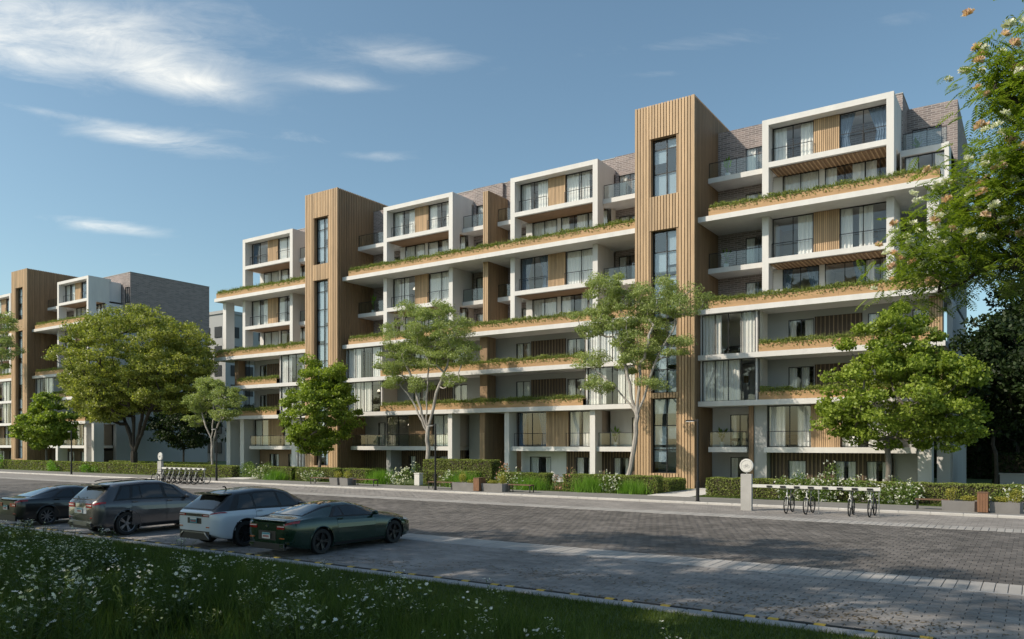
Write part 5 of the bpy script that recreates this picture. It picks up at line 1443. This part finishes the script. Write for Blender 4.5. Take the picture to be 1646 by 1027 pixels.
    # ---- arches and wheels
    for (cy, _) in wheels:
        for sg in (1, -1):
            mb = MB(); n = 22; xo = float(np.interp(cy, ys, w)) * .985; z_lo = float(np.interp(cy, ys, zb)) - .02
            A = [math.radians(-28 + 236 * k / n) for k in range(n + 1)]
            for k in range(n):
                p = [(cy + RA * math.cos(A[k + d]), zc + RA * math.sin(A[k + d])) for d in (0, 1)]
                mb.quad((sg * (xo - .03), *p[0]), (sg * (xo - .03), *p[1]), (sg * (xo - .34), *p[1]), (sg * (xo - .34), *p[0]))
            mb.poly([(sg * (xo - .34), cy + RA * math.cos(x_), zc + RA * math.sin(x_)) for x_ in A]).build('wheel_arch', 'car_cabin', B)
            lip = MB(); pts = []
            for x_ in A:
                yy, z = cy + (RA + .012) * math.cos(x_), zc + (RA + .012) * math.sin(x_)
                bt, bd = 3, 9
                for t in np.linspace(2.2, 7, 60):
                    d = abs(S(yy, float(t)).z - z)
                    if d < bd: bd, bt = d, t
                pts.append((sg * (S(yy, float(bt)).x - .002), yy, z))
            lip.tube(pts, .016, 6).build('arch_lip', sp.get('lip', sp['paint']), B, smooth=True)
            x1 = sg * (w0 - .025)
            tyre = MB().lathe([(R * .66, -.11), (R * .93, -.118), (R * .985, -.095), (R, -.05), (R, .05), (R * .985, .095), (R * .93, .118), (R * .70, .11), (R * .66, .09)], 40, 'x', (0, 0, 0), cap=False).build('wheel', 'rubber', T, smooth=True)
            tyre.location = (x1 - sg * .12, cy, R)
            rm_ = MB().lathe([(R * .72, .105), (R * .70, .114), (R * .665, .10), (R * .655, .06)], 40, 'x', cap=False)
            rd_ = MB().lathe([(R * .66, .03), (R * .3, .0), (.001, .0)], 32, 'x', cap=False).build('brake_disc', 'car_cabin', tyre)
            ns = sp.get('spokes', 5)
            for k in range(ns):
                for dd in ((-.13, .13) if ns < 8 else (0,)):
                    a0 = k * 2 * math.pi / ns; hw = .020 if ns < 8 else .016
                    r0, r1 = R * .12, R * .67; d0 = a0 + dd * .4; d1 = a0 + dd
                    pa = Vector((.075, r0 * math.cos(d0), r0 * math.sin(d0))); pb = Vector((.095, r1 * math.cos(d1), r1 * math.sin(d1)))
                    tn = Vector((0, -math.sin(a0), math.cos(a0))) * hw
                    f_ = [pa - tn, pb - tn * .8, pb + tn * .8, pa + tn]; bk = [Vector((v.x - .04, v.y, v.z)) for v in f_]
                    rm_.poly(f_); [rm_.quad(f_[i], f_[(i + 1) % 4], bk[(i + 1) % 4], bk[i]) for i in range(4)]
            rm_.lathe([(R * .17, .05), (R * .17, .09), (0, .092)], 16, 'x')
            rim = rm_.build('rim', sp.get('rim', 'rim_dark'), tyre, smooth=False)
            if sg < 0: rim.rotation_euler = (0, 0, math.pi); rd_.rotation_euler = (0, 0, math.pi)
    # ---- mirrors
    for sg in (1, -1):
        p = Sn(sp['mirror'], 7.25, .0, sg)
        mb = MB(); mb.lathe([(.0, -.05), (.06, -.045), (.085, 0), (.075, .05), (0, .055)], 12, 'y'); m_ = mb.build('side_mirror', sp.get('roofpaint', sp['paint']), T, smooth=True)
        m_.location = (p.x + sg * .13, p.y - .02, p.z + .06); m_.scale = (1.25, 1, .8)
        MB().box(min(p.x, p.x + sg * .1), max(p.x, p.x + sg * .1), p.y - .03, p.y + .02, p.z, p.z + .03).build('mirror_arm', 'car_trim', T)
    # ---- rear face and head lamps
    sp['rearface'](T, B, patch, Sn)
    patch('headlamp', 'tail_white', L - .55, L - .1, L - .5, L - .12, 5.9, 6.8, .006, B)
    MB().box(-.55, .55, L - .02, L + .012, .40, .62).build('grille', 'car_trim', B)
    # seats inside
    for y in sp['seats']:
        for x in (-.38, .38):
            s_ = MB().box(x - .24, x + .24, y - .1, y + .08, .5, sp['seat_z'], .05).box(x - .11, x + .11, y - .11, y - .03, sp['seat_z'] + .03, sp['seat_z'] + .2, .03); s_.build('seat', 'furn_tan' if sp.get('tan') else 'car_cabin', T)
    return T
def plate(par, z, y=-.03, w=.31, h=.155, top='plate_blue', ink='plate_ink', body='plate_white', x=0):
    p = MB().box(x - w / 2, x + w / 2, y - .012, y, z, z + h, .0).build('number_plate', body, par)
    MB().box(x - w / 2 + .004, x + w / 2 - .004, y - .014, y - .0125, z + h * .68, z + h - .004).build('plate_band', top, p)
    mb = MB()
    for k in range(6): mb.box(x - w * .38 + k * w * .13, x - w * .38 + k * w * .13 + w * .09, y - .015, y - .0125, z + h * .2, z + h * .55)
    mb.build('plate_digits', ink, p)
def text_part(txt, size, par, m, loc, name='lettering'):
    cu = bpy.data.curves.new(name, 'FONT'); cu.body = txt; cu.size = size; cu.align_x = 'CENTER'; cu.align_y = 'CENTER'; cu.extrude = .002; cu.space_character = 1.25
    o = bpy.data.objects.new(name, cu); COL.objects.link(o)
    me = bpy.data.meshes.new_from_object(o.evaluated_get(bpy.context.evaluated_depsgraph_get())); bpy.data.objects.remove(o)
    me.name = name; me.materials.clear(); me.materials.append(M[m])
    q = link(bpy.data.objects.new(name, me), par); q.location = loc; q.rotation_euler = (math.radians(90), 0, 0)
def rearbox(par, nm, m, x0, x1, z0, z1, y0=-.014, y1=.05, bev=0):
    x0 = max(x0, -.685); x1 = min(x1, .685)
    return MB().box(x0, x1, y0, y1, z0, z1).build(nm, m, par)
def coupe_rear(T, B, patch, Sn):
    for sg in (-1, 1):
        a, b = sorted((sg * .40, sg * .80)); tl = rearbox(B, 'tail_light', 'tail_red', a, b, .74, .83)
        a, b = sorted((sg * .42, sg * .70)); rearbox(tl, 'light_bar', 'tail_white', a, b, .795, .818, -.018, -.0145)
        a, b = sorted((sg * .50, sg * .76)); rearbox(B, 'rear_reflector', 'tail_orange', a, b, .49, .515, -.02, .02)
        a, b = sorted((sg * .52, sg * .74)); rearbox(B, 'exhaust', 'chrome', a, b, .27, .35, -.03, .05)
    patch('tail_light', 'tail_red', .0, .30, .02, .36, 6.1, 6.75, .006, B)
    rearbox(B, 'bumper_recess', 'car_trim', -.34, .34, .44, .68, -.006, .04); plate(B, .48)
    rearbox(B, 'diffuser', 'car_trim', -.76, .76, .20, .36, -.012, .06)
    rearbox(B, 'spoiler_lip', 'paint_green', -.66, .66, .935, .96, -.03, .12)
    MB().lathe([(.0, -.02), (.04, -.02), (.042, .0)], 18, 'y', (0, 0, .80)).build('emblem', 'chrome', B, smooth=True)
def suv_rear(T, B, patch, Sn):
    for sg in (-1, 1):
        a, b = sorted((sg * .34, sg * .84)); tl = rearbox(B, 'tail_light', 'tail_red', a, b, .93, 1.07)
        a, b = sorted((sg * .40, sg * .74)); rearbox(tl, 'light_bar', 'tail_white', a, b, .985, 1.025, -.019, -.0145)
        a, b = sorted((sg * .46, sg * .76)); e = rearbox(B, 'exhaust', 'chrome', a, b, .36, .46, -.05, .05); rearbox(e, 'exhaust_opening', 'car_trim', a + .025, b - .025, .378, .442, -.053, -.0505)
        a, b = sorted((sg * .60, sg * .82)); rearbox(B, 'rear_reflector', 'tail_red', a, b, .60, .63, -.016, .02)
    patch('tail_light', 'tail_red', .0, .30, .02, .34, 6.2, 6.95, .006, B)
    rearbox(B, 'plate_recess', 'paint_white', -.36, .36, .74, .92, -.006, .04); plate(B, .76, body='plate_white')
    rearbox(B, 'bumper_guard', 'rim_silver', -.72, .72, .36, .50, -.016, .06); rearbox(B, 'lower_valance', 'car_trim', -.8, .8, .27, .35, -.005, .06)
    rearbox(B, 'roof_spoiler', 'paint_grey', -.62, .62, 1.60, 1.64, .33, .62)
    MB().lathe([(.0, -.02), (.042, -.02), (.044, .0)], 18, 'y', (0, 0, 1.02)).build('emblem', 'chrome', B, smooth=True)
    for sg in (-1, 1): MB().tube([(sg * .56, .75, 1.715), (sg * .57, 1.0, 1.76), (sg * .58, 2.3, 1.765), (sg * .57, 2.6, 1.73)], .016, 6).build('roof_rail', 'car_trim', T, smooth=True)
def velar_rear(T, B, patch, Sn):
    rearbox(B, 'light_strip', 'car_trim', -.80, .80, .905, .985, -.012, .04)
    for sg in (-1, 1):
        a, b = sorted((sg * .40, sg * .80)); tl = rearbox(B, 'tail_light', 'tail_red', a, b, .915, .975, -.018, .03)
        a, b = sorted((sg * .44, sg * .70)); rearbox(tl, 'light_bar', 'tail_white', a, b, .935, .958, -.021, -.0185)
        a, b = sorted((sg * .55, sg * .80)); rearbox(B, 'rear_reflector', 'tail_orange', a, b, .60, .63, -.02, .03)
        MB().tube([(sg * .50, -.02, .46), (sg * .58, -.03, .40), (sg * .68, -.02, .30)], .018, 6).build('bumper_trim', 'rim_silver', B)
    patch('tail_light', 'tail_red', .0, .42, .03, .34, 6.35, 6.85, .006, B)
    rearbox(B, 'plate_recess', 'car_trim', -.32, .32, .70, .86, -.008, .04); plate(B, .72, body='plate_blue', top='plate_white', ink='plate_ink')
    rearbox(B, 'bumper_guard', 'car_trim', -.80, .80, .26, .50, -.012, .06); rearbox(B, 'skid_plate', 'rim_silver', -.52, .52, .44, .475, -.022, -.0125)
    text_part('RANGE ROVER', .075, B, 'chrome', (0, -.016, .945))
    rearbox(B, 'roof_spoiler', 'paint_black', -.60, .60, 1.50, 1.535, .40, .80)
    MB().tube([(0, 1.05, 1.62), (0, 1.0, 1.70), (0, .93, 1.70)], .02, 6).build('roof_aerial', 'car_trim', T)
def sedan_rear(T, B, patch, Sn):
    for sg in (-1, 1):
        a, b = sorted((sg * .30, sg * .78)); tl = rearbox(B, 'tail_light', 'tail_red', a, b, .72, .84)
        a, b = sorted((sg * .48, sg * .72)); rearbox(tl, 'light_bar', 'tail_white', a, b, .76, .79, -.018, -.0145)
        a, b = sorted((sg * .52, sg * .76)); rearbox(B, 'rear_reflector', 'tail_red', a, b, .46, .49, -.016, .02)
    patch('tail_light', 'tail_red', .0, .32, .02, .36, 6.1, 6.85, .006, B)
    plate(B, .60); rearbox(B, 'diffuser', 'car_trim', -.72, .72, .20, .40, -.012, .06); rearbox(B, 'spoiler_lip', 'paint_black', -.62, .62, .955, .975, -.02, .12)
W2 = lambda L, r, k: [(0, .90), (.2, .92), (L - .9, .93), (L, .90)]
car('parked_car', 'dark green coupe with blue and white plate, parked with its tail to the lawn', -16.78, 13.42, dict(
    L=4.86, w=.955, R=.345, ya=1.06, wb=2.84, paint='paint_green', rim='rim_dark', spokes=5, cabin=(.42, 3.62), mirror=3.05, seats=(2.25,), seat_z=.98, tan=False,
    zb=[(0, .34), (.25, .24), (.6, .17), (4.2, .16), (4.86, .22)], zk=[(0, .88), (.1, .95), (1.0, .98), (2.2, .93), (3.3, .90), (4.2, .80), (4.7, .68), (4.86, .60)],
    zt=[(0, .90), (.1, .985), (.5, 1.03), (.95, 1.16), (1.45, 1.29), (1.95, 1.345), (2.35, 1.345), (2.8, 1.26), (3.55, .985), (4.2, .89), (4.7, .74), (4.86, .64)],
    wk=[(0, .93), (1.2, .90), (3.2, .90), (4.86, .90)], wt=[(0, .80), (.5, .74), (1.4, .58), (2.3, .58), (3.4, .70), (4.2, .72), (4.86, .70)],
    rear=(.62, 1.72), front=(2.5, 3.5), side_trim=(1.35, 3.15, 1.75, 2.62), side=[(1.95, 3.02, 1.95, 2.52), (1.52, 1.88, 1.82, 1.90)], doors=[(1.62, 3.08)], rearface=coupe_rear))
car('parked_car', 'pale white estate car with black roof and black lower bumper, beside the green coupe', -19.85, 13.35, dict(
    L=4.80, w=.985, R=.375, ya=1.02, wb=2.87, paint='paint_white', roofpaint='paint_black', rim='rim_dark', spokes=9, cabin=(.08, 3.42), mirror=3.0, seats=(1.5, 2.4), seat_z=1.12, lip='car_trim',
    zb=[(0, .42), (.3, .28), (.7, .23), (4.1, .23), (4.8, .32)], zk=[(0, 1.00), (.12, 1.05), (1.5, 1.06), (3.2, 1.03), (4.2, .96), (4.6, .84), (4.8, .74)],
    zt=[(0, 1.01), (.08, 1.075), (.35, 1.30), (.62, 1.52), (.9, 1.60), (1.7, 1.66), (2.3, 1.655), (2.8, 1.54), (3.5, 1.15), (4.2, 1.05), (4.6, .92), (4.8, .80)],
    wk=[(0, .94), (1.2, .92), (4.8, .90)], wt=[(0, .84), (.15, .80), (.8, .64), (2.4, .63), (3.4, .74), (4.8, .74)],
    rear=(.14, .62), front=(2.5, 3.4), side_trim=(.42, 3.2, .85, 2.62), side=[(.75, 1.35, 1.0, 1.35), (1.42, 2.25, 1.42, 2.2), (2.35, 3.1, 2.3, 2.58)], doors=[(1.38, 2.28), (2.31, 3.2)], rearface=velar_rear))
car('parked_car', 'charcoal grey sport utility car with twin chrome exhausts and red tail lights', -25.36, 12.98, dict(
    L=4.92, w=1.0, R=.385, ya=1.0, wb=2.97, paint='paint_grey', rim='rim_silver', spokes=5, cabin=(.10, 3.45), mirror=3.1, seats=(1.5, 2.5), seat_z=1.2,
    zb=[(0, .38), (.3, .28), (.7, .23), (4.2, .23), (4.92, .32)], zk=[(0, 1.05), (.12, 1.12), (1.5, 1.13), (3.2, 1.08), (4.3, 1.0), (4.7, .88), (4.92, .78)],
    zt=[(0, 1.07), (.08, 1.16), (.3, 1.40), (.52, 1.62), (.85, 1.70), (1.8, 1.755), (2.4, 1.74), (2.9, 1.60), (3.6, 1.20), (4.3, 1.09), (4.7, .95), (4.92, .83)],
    wk=[(0, .94), (1.2, .92), (4.92, .90)], wt=[(0, .84), (.15, .80), (.8, .65), (2.4, .64), (3.4, .74), (4.92, .74)],
    rear=(.13, .50), front=(2.6, 3.5), side_trim=(.55, 3.28, .92, 2.72), side=[(.68, 1.1, .98, 1.22), (1.2, 1.5, 1.32, 1.5), (1.55, 2.3, 1.55, 2.25), (2.42, 3.18, 2.38, 2.66)], doors=[(1.15, 2.34), (2.37, 3.3)], rearface=suv_rear))
car('parked_car', 'low black sedan parked beside the grey sport utility car', -30.72, 13.1, dict(
    L=4.62, w=.92, R=.335, ya=1.0, wb=2.72, paint='paint_black', rim='rim_silver', spokes=9, cabin=(.40, 3.35), mirror=2.9, seats=(2.1,), seat_z=.98,
    zb=[(0, .30), (.25, .24), (.6, .18), (4.0, .18), (4.62, .24)], zk=[(0, .90), (.1, .97), (1.0, .98), (2.2, .93), (3.2, .90), (4.1, .80), (4.5, .68), (4.62, .60)],
    zt=[(0, .92), (.1, 1.0), (.5, 1.04), (.9, 1.16), (1.4, 1.32), (1.9, 1.40), (2.3, 1.40), (2.7, 1.30), (3.4, .99), (4.1, .89), (4.5, .74), (4.62, .64)],
    wk=[(0, .93), (1.2, .91), (4.62, .90)], wt=[(0, .80), (.5, .74), (1.4, .60), (2.3, .60), (3.3, .72), (4.62, .70)],
    rear=(.55, 1.55), front=(2.4, 3.3), side_trim=(1.1, 3.0, 1.6, 2.5), side=[(1.3, 1.95, 1.68, 1.95), (2.02, 2.9, 2.0, 2.42)], doors=[(1.2, 2.0), (2.03, 2.95)], rearface=sedan_rear))
# ================================================================
# ================================================================ lawn and wild flowers in front
rg = np.random.default_rng(5)
def vis_pts(n, ymax, ymin=2.0, near=0.0):
    """points on the lawn inside a wedge a little wider than the lens sees"""
    out = []
    s, c = math.sin(math.radians(33.87)), math.cos(math.radians(33.87))
    while sum(len(o) for o in out) < n:
        x = rg.uniform(-36, 1, n * 3); y = rg.uniform(ymin, ymax, n * 3)
        d = -x * s + y * c; r = x * c + y * s
        k = (d > 9.5) & (np.abs(r / np.maximum(d, .1)) < .72)
        out.append(np.stack([x[k], y[k], np.full(k.sum(), .085)], 1))
    return np.concatenate(out)[:n]
add_mesh('grass', polys_mesh('grass', blades(vis_pts(150000, 12.6), .10, .013, rg, .5), 3, 'grass'), lawn, 'stuff')
b = vis_pts(60000, 11.2); d = np.hypot(b[:, 0], b[:, 1])
m_ = np.sin(b[:, 0] * .9 + 1) + np.sin(b[:, 1] * 1.3 + b[:, 0] * .4) + rg.normal(0, .5, len(b)); edge = np.clip((11.0 - b[:, 1]) / 2.6, -.6, 1)
kk = (m_ + edge * 2.4) > 1.2
add_mesh('tall_grass', polys_mesh('tall_grass', blades(b[kk], .48, .016, rg, .3), 3, 'grass_tall'), lawn, 'stuff')
def wild(kind, seed):
    """one flowering plant: stems, leaves along them, white heads"""
    r = np.random.default_rng(seed); st = MB(); Q = []; F = []; h0 = (.62, .85, .5, .75)[kind]
    for k in range((11, 9, 13, 10)[kind]):
        a = r.uniform(0, 6.28); o = r.uniform(.02, .10); l = r.uniform(.06, .26); h = h0 * r.uniform(.65, 1.15)
        p0 = np.array([math.cos(a) * o, math.sin(a) * o, 0]); p2 = p0 + np.array([math.cos(a) * l, math.sin(a) * l, h]); p1 = (p0 + p2) / 2 + np.array([math.cos(a) * -l * .15, math.sin(a) * -l * .15, h * .08])
        st.tube([p0, p1, p2], [.006, .005, .003], 4)
        for q in np.linspace(.12, .92, 13):
            c = p0 + (p2 - p0) * q; b_ = r.uniform(0, 6.28); ll = r.uniform(.07, .15); d = np.array([math.cos(b_), math.sin(b_), r.uniform(.2, .9)]); d /= np.linalg.norm(d); s = np.cross(d, [0, 0, 1]); s = s / (np.linalg.norm(s) + 1e-6) * .014
            Q.append([c, c + d * ll * .5 + s, c + d * ll, c + d * ll * .5 - s])
        nf = (1, 5, 2, 3)[kind] if r.random() < .5 else 0
        for f in range(nf):
            c = p2 + (r.normal(size=3) * np.array([.05, .05, .04]) if nf > 1 else 0); sz = (.042, .021, .032, .027)[kind]
            n = r.normal(size=3) * .45 + np.array([0, -.3, 1]); n /= np.linalg.norm(n); u = np.cross(n, [1, 0, 0]); u /= np.linalg.norm(u); v = np.cross(n, u)
            for e in range(7 if sz > .03 else 5):
                t = e * 2 * math.pi / (7 if sz > .03 else 5); d = u * math.cos(t) + v * math.sin(t); w = -u * math.sin(t) + v * math.cos(t)
                F.append([c, c + d * sz * .6 + w * sz * .30 + n * .004, c + d * sz + n * .008, c + d * sz * .6 - w * sz * .30 + n * .004])
    return st, np.array(Q), np.array(F)
PROTO = []
for i in range(8):
    k = i % 4; st, Q, F = wild(k, 300 + i)
    lab = ('daisy plant with large single white heads in the tall grass', 'umbel plant with loose clusters of tiny white flowers in the tall grass', 'low bushy plant with many white flowers in the tall grass', 'leafy upright plant with small white flower heads in the tall grass')[k]
    t = thing('wildflower', lab, 'wildflower', (0, 0, 0), 0, ('daisies in the lawn', 'umbel flowers in the lawn', 'low white flowers in the lawn', 'leafy white flowers in the lawn')[k])
    add_mesh('leaves', polys_mesh('leaves', Q, 4, 'grass_tall'), t, 'stuff'); st.build('stems', 'grass_tall', t)
    add_mesh('flower_heads', polys_mesh('flower_heads', F, 4, 'petal_white'), t, 'stuff')
    PROTO.append(t)
pts = vis_pts(1600, 10.7, 2.0); pts = pts[(pts[:, 0] < -5.0) | (rg.random(len(pts)) < .25)]; n_ = 0; used = set()
cen = vis_pts(26, 10.2, 2.0)
for p in pts:
    dd = np.min(np.hypot(cen[:, 0] - p[0], cen[:, 1] - p[1]))
    if dd > rg.uniform(.15, 1.5): continue
    k = int(rg.choice(8, p=(.04, .2, .1, .16, .04, .2, .1, .16)))
    if k not in used: o = PROTO[k]; used.add(k)
    else: o = copy_tree(PROTO[k])
    s = rg.uniform(.6, .95) * (1.0 + .45 * max(0.0, min(1.0, (8.6 - p[1]) / 3))); o.location = tuple(p); o.scale = (s, s, s); o.rotation_euler = (0, 0, rg.uniform(0, 6.28)); n_ += 1
    if n_ >= 160: break
